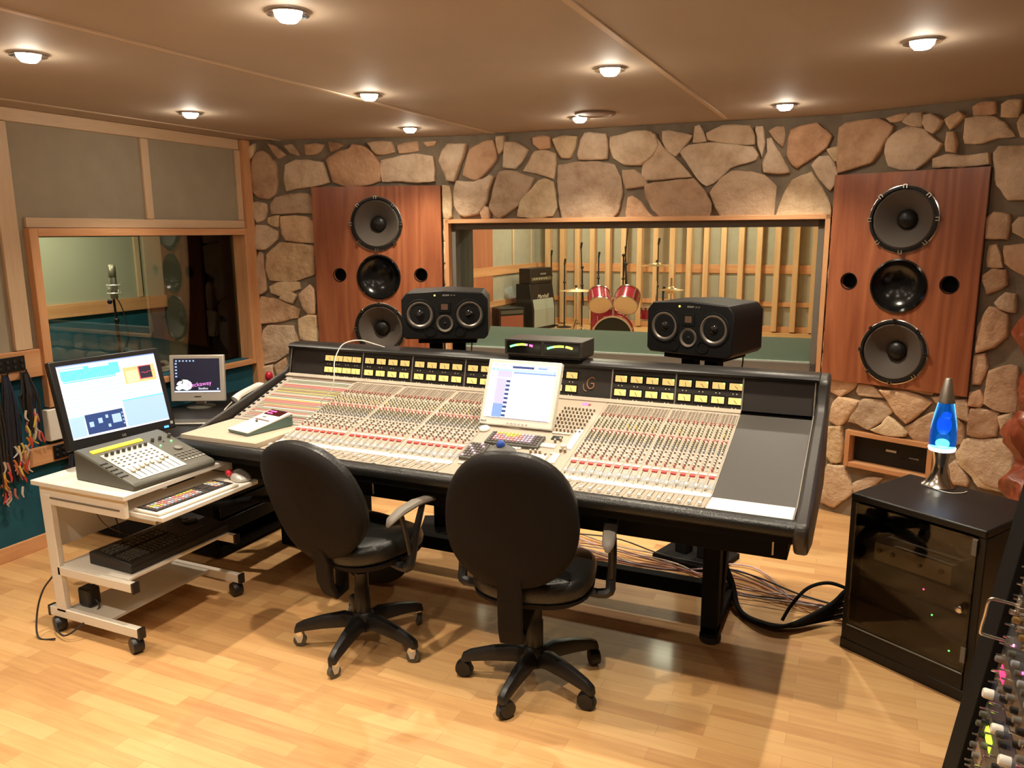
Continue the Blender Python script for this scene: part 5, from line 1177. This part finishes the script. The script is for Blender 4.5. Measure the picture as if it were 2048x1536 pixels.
b = B(); b.tube([(.03, -.008, .116), (W_-.03, -.008, .116)], .003, GREYP); b.build('lower_edge', door)
def rack_gear(name, label, z, h, m, x0=.045, x1=W_-.05, dots=()):
    t = thing(name, label, 'audio equipment', (-.01, 3.36, 0), RZ, 'devices inside the glass-door rack cabinet')
    t.location = Vector((-.01, 3.36, 0))+Matrix.Rotation(RZ, 3, 'Z')@Vector((0, .03, z))
    b = B(); b.box(x0, x1, 0, .34, 0, h, m); b.build('case', t, bevel=.002)
    for (x, zz, r, mm) in dots:
        b = B(); b.lathe([(r, 0), (r*.9, .012 if r > .005 else .002)], (x, 0, zz), (0, -1, 0), mm, 16); b.build('knob' if r > .005 else 'indicator', t)
    return t
GR = mat('grey_amp_front', (.42, .42, .39), .45)
rack_gear('amplifier', 'grey-fronted amplifier with round knobs behind the smoked glass door', .50-.08, .075, GR, .10, W_-.12, [(.125, .045, .009, BROWN), (.18, .045, .009, BROWN), (.29, .04, .007, BLACK), (.37, .045, .010, BROWN)])
rack_gear('rack_unit', 'dark rack unit with a red light behind the smoked glass door', .33, .08, GREYD, dots=[(.31, .04, .0032, LEDR)])
rack_gear('rack_unit', 'black rack unit with a green light below the red-lit unit', .235, .085, BLACK, dots=[(.35, .045, .0032, LEDG)])
rack_gear('rack_unit', 'lowest black rack unit with a green light behind the smoked glass door', .12, .10, BLACK, dots=[(.425, .045, .0032, LEDG)])
lc = Vector((-.01, 3.36, 0))+Matrix.Rotation(RZ, 3, 'Z')@Vector((.19, .33, H_))
lc = Vector((.318, 3.60, H_))
lava = thing('lava_lamp', 'blue lava lamp with chrome base and silver cone cap on the black cabinet', 'lamp', lc)
b = B(); b.lathe([(.064, 0), (.064, .004), (.052, .014), (.040, .035), (.030, .060), (.0265, .085), (.028, .11), (.036, .150), (.036, .154)], (0, 0, 0), (0, 0, 1), CHROME, 40); b.build('base', lava)
for i in range(3):
    for k in range(10):
        if i: continue
b = B(); prof = [(.036, .152), (.046, .158), (.051, .185), (.051, .21), (.047, .26), (.039, .31), (.031, .35), (.029, .358)]
BG = glass_mat('lamp_glass', (.9, .95, 1))
liq = bpy.data.materials.new('blue_liquid'); liq.use_nodes = True; N, L = nt(liq); bs = N['Principled BSDF']
tcn = N.new('ShaderNodeTexCoord'); sp_ = N.new('ShaderNodeSeparateXYZ'); L.new(tcn.outputs['Object'], sp_.inputs[0])
bs.inputs['Base Color'].default_value = (.012, .17, .46, 1); bs.inputs['Roughness'].default_value = .03; bs.inputs['Transmission Weight'].default_value = .9; bs.inputs['IOR'].default_value = 1.38; bs.inputs['Emission Color'].default_value = (.0, .12, .55, 1); bs.inputs['Emission Strength'].default_value = .22
b.lathe(prof, (0, 0, 0), (0, 0, 1), liq, 40); b.build('glass_bottle', lava, 'glowing blue bottle')
b = B(); b.lathe([(.037, .150), (.0485, .1535), (.0515, .162), (.0515, .166), (.048, .168)], (0, 0, 0), (0, 0, 1), em('lamp_glow', (.75, .88, 1), 5), 40); b.build('glowing_rim', lava)
b = B(); b.ball((0.0, -.0, .26), .02, mat('wax', (.02, .08, .8), .3, emit=(.03, .10, 1), es=1.2), (1, 1.0, 2.0)); b.ball((.004, -.004, .30), .014, mat('wax', (.02, .08, .8)), (1, 1, 1.2)); wx = b.build('wax', lava)
wl_ = bpy.data.lights.new('lava_light', 'POINT'); wl_.energy = .10; wl_.color = (.35, .6, 1); wl_.shadow_soft_size = .02
wo = bpy.data.objects.new('lava_light', wl_); C.objects.link(wo); wo.location = lc+Vector((0, 0, .185))
b = B(); b.lathe([(.031, .354), (.031, .358), (.0135, .450), (.010, .456), (.001, .458)], (0, 0, 0), (0, 0, 1), ALU, 32); b.build('cap', lava)
b = B(); b.tube([(-.02, -.06, .003), (.03, -.10, .003), (.08, -.08, .003), (.10, -.05, .003)], .002, CREAM); b.build('lead', lava)
# ================================================================== CABLES ON THE FLOOR
rf = random.Random(4)
cp = [mat('pink_cable', (.55, .28, .22), .5), CREAM, mat('lilac_cable', (.45, .35, .42), .5), mat('grey_cable', (.35, .3, .26), .5), RUBBER]
names = ['pink', 'cream', 'lilac', 'grey', 'black']
for i in range(11):
    y = 4.0+rf.uniform(-.16, .12); k = i % 5
    P = [(-2.0+rf.uniform(-.1, .1), y+.05, .006+.002*i)]
    for x in (-1.6, -1.2, -.85, -.5): P.append((x+rf.uniform(-.05, .05), y+rf.uniform(-.10, .10)-.2*(x+2)/2, .006+.0035*i))
    P += [(-.2, 3.66+rf.uniform(-.05, .05), .012+.0035*i), (.03, 3.60+rf.uniform(-.03, .03), .03+.004*i), (.045, 3.54, .05+.006*i)]
    cable('%s cable in the loose bundle on the floor between console and cabinet' % names[k], P, .0042, cp[k], group='%s cables of the floor bundle' % names[k])
for i in range(5):
    o_ = i*.03
    P = [(-.60, 3.7-o_, .25), (-.50, 3.62-o_*.4, .10), (-.44, 3.50-o_*.3, .012+.004*i), (-.33, 3.42-o_*.5, .012+.006*i), (-.22, 3.43-o_*.5, .012+.008*i), (-.10+o_*.3, 3.52, .02+.02*i), (0.0, 3.55, .05+.03*i), (.05, 3.56, .05+.035*i)]
    cable('thick black cable curving on the floor from the console leg to the cabinet', P, .0095, BLACKM, group='thick black cables by the console leg')
cable('black cable arching up from the floor into the side of the cabinet', [(-.25, 3.44, .03), (-.22, 3.50, .08), (-.16, 3.55, .15), (-.08, 3.60, .17), (.0, 3.62, .15), (.06, 3.60, .13)], .008, BLACKM)
cable('black lead curling on the floor beneath the middle of the console', [(-2.0, 3.7, .01), (-1.7, 3.6, .01), (-1.5, 3.75, .01), (-1.3, 3.65, .01), (-1.1, 3.72, .01), (-.8, 3.60, .01), (-.65, 3.62, .01)], .006)
# ================================================================== CARVED WOOD AND FOREGROUND RACK
t = thing('wood_carving', 'tall carved reddish wooden figure standing by the stone wall at the right edge', 'carving', (.85, 4.36, 0))
b = B(); R = []; nz = 90; ns = 48
for i in range(nz+1):
    z = 1.60*i/nz; f = i/nz; base = .165+.02*math.sin(f*17)+.02*math.sin(f*41+1)
    if f > .86: base *= 1-(f-.86)/.14*.55
    row = []
    for k in range(ns):
        a = 2*PI*k/ns; r_ = base*(1+.22*noise.noise(Vector((math.cos(a)*2.2, math.sin(a)*2.2, z*5.5)))+.14*noise.noise(Vector((math.cos(a)*4.5, math.sin(a)*4.5, z*13+5)))+.07*abs(noise.noise(Vector((math.cos(a)*8, math.sin(a)*8, z*26+5)))))
        # carved rings and hollows
        for (zc, ac, rad, dep) in ((1.28, -2.3, .09, .04), (1.08, -2.2, .10, -.05), (.90, -2.3, .09, .05), (.68, -2.1, .12, -.045), (1.42, -1.9, .1, .03), (.50, -2.5, .1, .045)):
            da = (a-2*PI if a > PI else a)-ac; dd = math.hypot(da*.15, z-zc)/rad
            r_ += dep*math.exp(-(dd-.6)**2*8) if dd < 2 else 0
        row.append(Vector((math.cos(a)*r_, math.sin(a)*r_*.8, z)))
    R.append(row)
b.loft(R, CARVW); b.build('figure', t)
# slanted effects rack in the right foreground, faces the console side
er = thing('effects_rack', 'black slanted rack of knobbed effects units in the lower right corner', 'equipment rack', (.45, 2.0, 0))
IE = inv(er)
def eb(name, b, label=None, parent=None, **k): return b.build(name, parent or er, label, T=IE, **k)
EX0, EX1, EH = .325, .457, 1.0
b = B(); b.prism([(EX0, 0), (EX1, EH), (1.15, EH+.02), (1.15, 0)], 'Y', 2.475, 2.66, BLACKM); eb('side_panel', b, bevel=.003)
b = B(); b.prism([(EX0, 0), (EX1, EH), (1.15, EH+.02), (1.15, 0)], 'Y', .90, .94, BLACKM); eb('side_panel', b, bevel=.003)
b = B(); b.box(EX1, 1.15, .94, 2.62, EH-.01, EH+.015, SATIN); eb('top', b)
b = B(); b.box(1.10, 1.15, .94, 2.62, 0, EH-.01, BLACKM); eb('back_panel', b)
SL = Vector((EX1-EX0, 0, EH)).normalized(); NL = Vector((-SL.z, 0, SL.x))
def EF(y, s, h=0): return frame(Vector((EX0+.03, y, .03))+SL*s+NL*h, (0, -1, 0), NL)    # x towards the camera, y up the slope
rr = random.Random(21)
UM = [mat('unit_blue_grey', (.04, .05, .06), .4), BLACK, mat('unit_brown', (.09, .06, .045), .4), GREYD, mat('unit_dark_blue', (.015, .02, .05), .4), mat('unit_bronze', (.16, .11, .075), .35, .3)]
def unit(label, y1, s0, h, m, kn, wy=.48):
    t = thing('effects_unit', label, 'effects unit', (0, 0, 0), 0, 'effects units in the slanted foreground rack')
    T = EF(y1, s0); t.location = T.translation; I = inv(t)
    def ub_(name, b, lab=None, parent=None): return b.build(name, parent or t, lab, T=I)
    b = B(); b.box(0, wy, .002, h-.002, -.16, .004, m, T); ub_('case', b)
    for k in kn:
        kind, x, v = k[:3]; v *= h; p = T@Vector((x, v, .004)); q = T.to_3x3()@Vector((0, 0, 1)); b = B()
        if kind == 'k': b.lathe([(.010, 0), (.009, .016), (.006, .018)], p, q, k[3], 12); ub_('knob', b)
        if kind == 'K': b.lathe([(.015, 0), (.0145, .022), (.012, .026)], p, q, k[3], 16); ub_('large_knob', b)
        if kind == 's': b.lathe([(.004, 0), (.003, .016)], p, q, CHROME, 8); ub_('switch', b)
        if kind == 'd': b.box(x, x+k[4], v-k[5]/2, v+k[5]/2, .004, .006, k[3], T); ub_('display', b)
        if kind == 'l': b.lathe([(.0045, 0), (.004, .003)], p, q, k[3], 8); ub_('indicator', b)
        if kind == 'b': b.box(x-.006, x+.006, v-.005, v+.005, .004, .010, k[3], T); ub_('button', b)
    return t
labs = ['lowest unit in the corner rack', 'unit with a pinkish strip near the bottom of the corner rack', 'unit with pale bronze front strip in the corner rack', 'unit with a lit green display in the corner rack', 'unit with big white knobs above the green display', 'unit with a red digit display in the corner rack', 'unit with a bright pink light behind the chrome handle', 'unit with brass coloured knobs just above the chrome handle', 'unit with dark knobs second from the top of the corner rack', 'topmost unit of the corner rack']
SPEC = []
s = .0; hs = [.088, .088, .088, .088, .088, .088, .100, .088, .088, .133]
for i, h in enumerate(hs):
    kn = []; i0 = i
    pal = [[GREYD, BLACK], [GREYP, GREYD], [GREYD, GREYP], [BLACK, GREYD], [GREYD, BLACK], [BLACK, GREYP], [GREYD, BLUEC], [mat('brass', (.5, .33, .12), .3, .8), CHROME], [SATIN, CHROME], [GREYP, CHROME]][i]
    for k in range(9 if i != 8 else 6):
        for v in ((.3, .72) if i % 2 else (.5,)):
            kn.append(('k' if rr.random() < .62 else 's', .03+k*.052+rr.uniform(-.006, .006), v, pal[(k+i) % 2]))
    for q in (.015, .465): kn += [('s', q, .2), ('s', q, .8)]
    if i == 3: kn.append(('d', .07, .5, em('green_display', (.55, 1, .05), 1.3), .10, .035))
    if i == 5: kn.append(('d', .045, .5, em('red_digits', (1, .05, .2), 1.1), .06, .03))
    if i == 4: kn += [('K', .04, .5, WHITE), ('K', .22, .5, WHITE), ('K', .36, .5, WHITE), ('l', .16, .3, LEDR)]
    if i == 6: kn += [('l', .10, .6, mat('pink_led', (.9, .3, .5), .4, emit=(1, .25, .6), es=2.5)), ('l', .25, .6, LEDR)]
    if i in (0, 1): kn.append(('l', .02+.03*i, .5, LEDR))
    if i in (1, 2): kn.append(('d', .03, .5, [0, mat('rose_strip', (.30, .15, .13), .45), mat('bronze_strip', (.33, .22, .15), .4)][i], .09, .03))
    for col_, y1 in enumerate((2.46, 1.96, 1.46)):
        lab = labs[i]+('' if col_ == 0 else (', middle bay' if col_ == 1 else ', nearest bay'))
        t = unit(lab if col_ == 0 else labs[i]+(', nearer bay' if col_ == 1 else ', nearest bay'), y1, s, h, UM[(i+col_) % 6], kn if col_ < 2 else kn[:6])
    if i == 8:
        pass
    s += h
T = EF(2.43, .565); b = B(); b.tube([T@Vector(p) for p in ((.0, .0, .004), (.0, .0, .062), (.0, .008, .074), (.0, .06, .074), (.0, .102, .074), (.0, .112, .062), (.0, .112, .004))], .0055, CHROME, seg=10, sub=3); eb('handle', b, 'chrome rack handle')
b = B(); b.box(-.012, .03, .10, .135, .0, .008, ALU, T); eb('corner_plate', b)
# ================================================================== VOCAL BOOTH AND LIVE ROOM CONTENTS
t = thing('studio_microphone', 'silver studio microphone on a black stand inside the booth window', 'microphone', (-5.15, 4.16, 0))
b = B(); b.lathe([(.024, 1.42), (.027, 1.425), (.027, 1.50), (.020, 1.515), (.001, 1.517)], (0, 0, 0), (0, 0, 1), mat('mic_grille', (.35, .32, .24), .35, .7, bump=.6, bscale=900), 20); b.build('grille', t)
b = B(); b.lathe([(.020, 1.26), (.026, 1.27), (.026, 1.41), (.024, 1.42)], (0, 0, 0), (0, 0, 1), ALU, 20); b.build('body', t)
b = B()
for k in range(2): b.lathe([(.046, 0), (.050, .004), (.046, .010)], (0, 0, 1.30+k*.06), (0, 0, 1), SILV, 24, caps=False)
for k in range(8):
    a = k*PI/4; b.tube([(math.cos(a)*.047, math.sin(a)*.047, 1.305), (math.cos(a+.4)*.035, math.sin(a+.4)*.035, 1.335), (math.cos(a)*.047, math.sin(a)*.047, 1.365)], .002, SILV, seg=5, sub=1)
b.build('shock_mount', t)
b = B(); b.cyl((0, 0, .02), (0, 0, 1.10), .012, BLACK); b.cyl((0, 0, 1.05), (-.01, 0, 1.27), .009, BLACK); b.ball((0, 0, 1.10), .02, BLACK); b.ball((-.03, -.02, 1.24), .018, BLACK); b.build('pole', t)
b = B(); b.lathe([(.13, 0), (.13, .015), (.03, .025)], (0, 0, 0), (0, 0, 1), BLACK, 28); b.build('base', t)
b = B(); b.tube([(.02, 0, 1.27), (.05, .02, 1.18), (.07, .03, .98), (.03, .01, .85), (.02, 0, .6), (.03, 0, .3), (.02, .05, .02)], .004, RUBBER); b.build('cable', t)
b = B(); o = None
# guitar amplifiers
def amp_cab(name, label, x, y, rz, w, d, h, gm, z=0, slant=0, cat='amplifier'):
    t = thing(name, label, cat, (x, y, z), rz)
    b = B(); b.prism([(-d/2, 0), (-d/2, h*.45), (-d/2+slant, h), (d/2, h), (d/2, 0)], 'X', -w/2, w/2, BLACK); b.build('cabinet', t, bevel=.008)
    return t
SK = mat('grey_grille', (.33, .34, .28), .9, bump=.3, bscale=300)
t = amp_cab('guitar_cabinet', 'tall black guitar speaker cabinet with a grey grille in the live room', -5.50, 13.2, math.radians(80), .76, .36, .83, SK, slant=.07)
b = B(); b.poly([(-.34, -.183, .06), (.34, -.183, .06), (.34, -.183, .375), (-.34, -.183, .375)], SK); b.poly([(-.34, -.183, .375), (.34, -.183, .375), (.34, -.112, .79), (-.34, -.112, .79)], SK); b.build('grille', t)
text('lettering', 'Marshall', .11, WHITE, frame((.0, -.155, .60), (1, 0, 0), (0, -.985, -.17)), t)
t = amp_cab('guitar_amplifier', 'black amplifier on top of the tall guitar cabinet', -5.50, 13.2, math.radians(80), .74, .24, .27, SK, z=.832)
b = B(); b.box(-.33, .33, -.122, -.119, .05, .11, mat('brass_dark', (.12, .10, .05), .4)); b.build('control_panel', t)
for k in range(6):
    b = B(); b.cyl((-.25+k*.08, -.122, .08), (-.25+k*.08, -.135, .08), .012, SILV, seg=10); b.build('knob', t)
b = B(); b.box(-.05, .15, -.124, -.12, .15, .18, GREYP); b.build('badge', t)
t = amp_cab('combo_amplifier', 'small guitar combo with a red brown grille left of the tall cabinet', -5.62, 12.25, math.radians(55), .50, .26, .47, SK)
b = B(); b.box(-.22, .22, -.134, -.131, .03, .34, mat('oxblood_cloth', (.30, .09, .05), .9)); b.build('grille', t)
b = B(); b.box(-.22, .22, -.134, -.131, .37, .43, GREYD); b.build('control_panel', t)
# drum kit
DR = mat('drum_red', (.42, .03, .06), .2, .3, coat=.4); HEAD = mat('drum_head', (.80, .60, .40), .5)
def tripod(b, x, y, z, r, m, a0=0):
    for k in range(3):
        a = a0+k*2*PI/3; b.tube([(x, y, z), (x+math.cos(a)*r*.5, y+math.sin(a)*r*.5, z*.62), (x+math.cos(a)*r, y+math.sin(a)*r, .01)], .011, m, seg=6)
kit = Vector((-3.24, 10.55, 0)); ax = Vector((math.sin(-.22), -math.cos(-.22), 0))
kz = math.radians(14)
bd = thing('bass_drum', 'red bass drum with a black front head and two rack toms mounted on it', 'drum', kit, kz, 'parts of the red drum kit')
# local: front faces -y
b = B(); b.lathe([(.275, -.0), (.275, .42)], (0, -.02, .29), (0, 1, 0), DR, 40, caps=False); b.build('shell', bd)
b = B(); b.lathe([(.27, -.03), (.29, -.03), (.29, .01), (.275, .01)], (0, -.02, .29), (0, 1, 0), mat('hoop_wood', (.55, .38, .26), .35), 40, caps=False); b.build('front_hoop', bd)
b = B(); b.lathe([(.001, -.012), (.272, -.012), (.272, -.008)], (0, -.02, .29), (0, 1, 0), mat('black_drum_head', (.012, .012, .010), .22), 40); b.build('front_head', bd)
b = B(); b.lathe([(.27, .0), (.29, .0), (.29, .04), (.27, .04)], (0, .39, .29), (0, 1, 0), DR, 40, caps=False); b.build('rear_hoop', bd)
for k in range(8):
    a = PI/8+k*PI/4; b = B(); b.box(-.015, .015, .02, .10, -.01, .012, CHROME, Matrix.Translation((0, 0, .29))@Matrix.Rotation(a, 4, 'Y')@Matrix.Translation((0, 0, .287))); b.build('lug', bd)
b = B(); b.cyl((0, .15, .56), (0, .15, .80), .016, CHROME)
for s in (-1, 1): b.tube([(0, .15, .76), (s*.08, .12, .79), (s*.15, .08, .78)], .011, CHROME)
b.build('tom_holder', bd)
for s in (-1, 1):
    T = Matrix.Translation((s*.205, .04, .80))@Matrix.Rotation(math.radians(-14*s), 4, 'Z')@Matrix.Rotation(math.radians(-38), 4, 'X')
    T = Matrix.Translation((s*.19, .04, .80))@Matrix.Rotation(math.radians(12*s), 4, 'Y')@Matrix.Rotation(math.radians(-50), 4, 'X')
    z = T.to_3x3()@Vector((0, 0, 1)); r = .150 if s < 0 else .163
    b = B(); b.lathe([(r, -.11), (r, .11)], T.translation, z, DR, 32, caps=False); tm = b.build('tom_drum', bd)
    b = B(); b.lathe([(.001, -.122), (r*1.0, -.122), (r*1.0, -.115)], T.translation, z, HEAD, 32); b.build('bottom_head', tm)
    b = B(); b.lathe([(.001, .122), (r*1.0, .122), (r*1.0, .115)], T.translation, z, HEAD, 32); b.build('top_head', tm)
    b = B()
    for h in (-.118, .105): b.lathe([(r*1.02, h), (r*1.06, h), (r*1.06, h+.02), (r*1.02, h+.02)], T.translation, z, CHROME, 32, caps=False)
    b.build('rims', tm)
    for k in range(6):
        a = k*PI/3; b = B(); p = T@Vector((math.cos(a)*r*1.05, math.sin(a)*r*1.05, 0)); b.cyl(p-z*.10, p+z*.10, .009, CHROME, seg=8); b.build('lug', tm)
for s in (-1, 1):
    b = B(); b.cyl((s*.26, .05, .2), (s*.38, -.04, .012), .009, CHROME); b.build('spur', bd)
def drum(name, label, p, r, h, z0, legs=True):
    t = thing(name, label, 'drum', p, 0, 'parts of the red drum kit')
    b = B(); b.lathe([(r, z0), (r, z0+h)], (0, 0, 0), (0, 0, 1), DR, 32, caps=False); b.build('shell', t)
    b = B(); b.lathe([(r*1.03, z0+h-.01), (r*1.03, z0+h+.02), (r, z0+h+.02), (.001, z0+h+.012)], (0, 0, 0), (0, 0, 1), CHROME, 32); b.build('rim', t)
    for k in range(3):
        a = k*2*PI/3+.4; b = B()
        if legs: b.cyl((math.cos(a)*r*1.06, math.sin(a)*r*1.06, .0), (math.cos(a)*r*1.06, math.sin(a)*r*1.06, z0+h*.7), .009, CHROME, seg=8)
        else: b.tube([(0, 0, z0), (0, 0, z0*.6), (math.cos(a)*.2, math.sin(a)*.2, .01)], .01, CHROME, seg=6)
        b.build('leg', t)
drum('floor_tom', 'red floor tom standing behind the bass drum on the left', (-3.52, 11.05, 0), .2, .36, .28)
drum('snare_drum', 'red snare drum on a stand to the right of the rack toms', (-2.78, 10.95, 0), .17, .14, .52, False)
BR = mat('cymbal_bronze', (.70, .52, .26), .28, .9)
def cymbal(label, x, y, h, r, tilt=0, hat=False):
    t = thing('cymbal_stand', label, 'cymbal', (x, y, 0), 0, 'parts of the red drum kit')
    b = B(); tripod(b, 0, 0, .5, .27, CHROME, .5); b.build('tripod', t)
    b = B(); b.cyl((0, 0, .3), (0, 0, h+.06), .009, CHROME, seg=8); b.build('pole', t)
    T = Matrix.Rotation(tilt, 4, 'X'); ax_ = T.to_3x3()@Vector((0, 0, 1))
    b = B(); b.lathe([(r, -.02), (r*.5, -.006), (.06, .004), (.05, .018), (.02, .028), (.004, .03)], (0, 0, h), ax_, BR, 36, caps=False); b.build('cymbal', t)
    if hat:
        b = B(); b.lathe([(r, .0), (r*.5, -.014), (.06, -.024), (.05, -.04), (.02, -.05)], (0, 0, h-.02), ax_, BR, 36, caps=False); b.build('cymbal', t)
        b = B(); b.cyl((0, 0, h+.03), (0, 0, h+.14), .014, CHROME); b.build('clutch', t)
    else:
        b = B(); b.lathe([(.018, .03), (.016, .06)], (0, 0, h), ax_, RUBBER, 12); b.build('wing_nut', t)
cymbal('wide bronze crash cymbal on a stand left of the drum kit', -3.80, 10.6, .93, .24)
cymbal('thin bronze ride cymbal high on a stand right of the toms', -2.72, 10.9, 1.28, .25)
cymbal('small bronze hi-hat pair on a stand near the right black monitor speaker', -2.42, 10.5, .98, .17, 0, True)
# microphone stands
MS = mat('mic_stand_black', (.012, .011, .010), .45)
def mic_stand(label, x, y, h, boom=None, mic=True):
    t = thing('microphone_stand', label, 'microphone stand', (x, y, 0), 0, 'black microphone stands around the drum kit')
    b = B(); b.lathe([(.14, 0), (.14, .012), (.03, .03)], (0, 0, 0), (0, 0, 1), MS, 24); b.build('base', t)
    b = B(); b.cyl((0, 0, .02), (0, 0, h), .013, MS, seg=10); b.ball((0, 0, h*.72), .028, MS, seg=8); b.build('pole', t)
    if boom:
        b = B(); p, q = boom; b.tube([p, q], .010, MS); b.ball((0, 0, h), .03, MS, seg=8); b.build('boom', t)
    if mic:
        b = B(); q = boom[1] if boom else (0, 0, h); q = Vector(q); b.cyl(q, q+Vector((.02, -.02, .10)), .016, MS, r2=.02, seg=10); b.build('microphone', t)
def PX(px, y):   # x on the plane y for a column of the photo, only used to space the stands along the room
    return {1090: -5.45, 1118: -5.14, 1148: -4.85, 1177: -4.62}.get(px)
mic_stand('straight black microphone stand, leftmost of those before the slatted wall', -5.42, 13.75, 1.30)
mic_stand('short straight black microphone stand, second from the left before the slats', -5.10, 13.6, 1.15)
mic_stand('black boom stand behind the left crash cymbal', -4.62, 13.2, 1.12, ((.03, 0, .45), (-.02, -.02, 1.45)))
mic_stand('straight black microphone stand just left of the drum kit', -4.42, 13.5, 1.28)
mic_stand('tallest black boom stand rising behind the left tom', -3.70, 12.6, 1.35, ((.0, -.04, .7), (.06, .02, 1.86)))
mic_stand('second tall black boom stand close behind the left tom', -3.60, 12.4, 1.22, ((.02, 0, .9), (-.02, 0, 1.50)), False)
mic_stand('black microphone stand with a hanging cable behind the right tom', -3.18, 12.8, 1.18, ((.0, 0, .55), (.0, 0, 1.52)))
mic_stand('low black microphone stand beside the snare drum', -2.72, 11.3, .85)
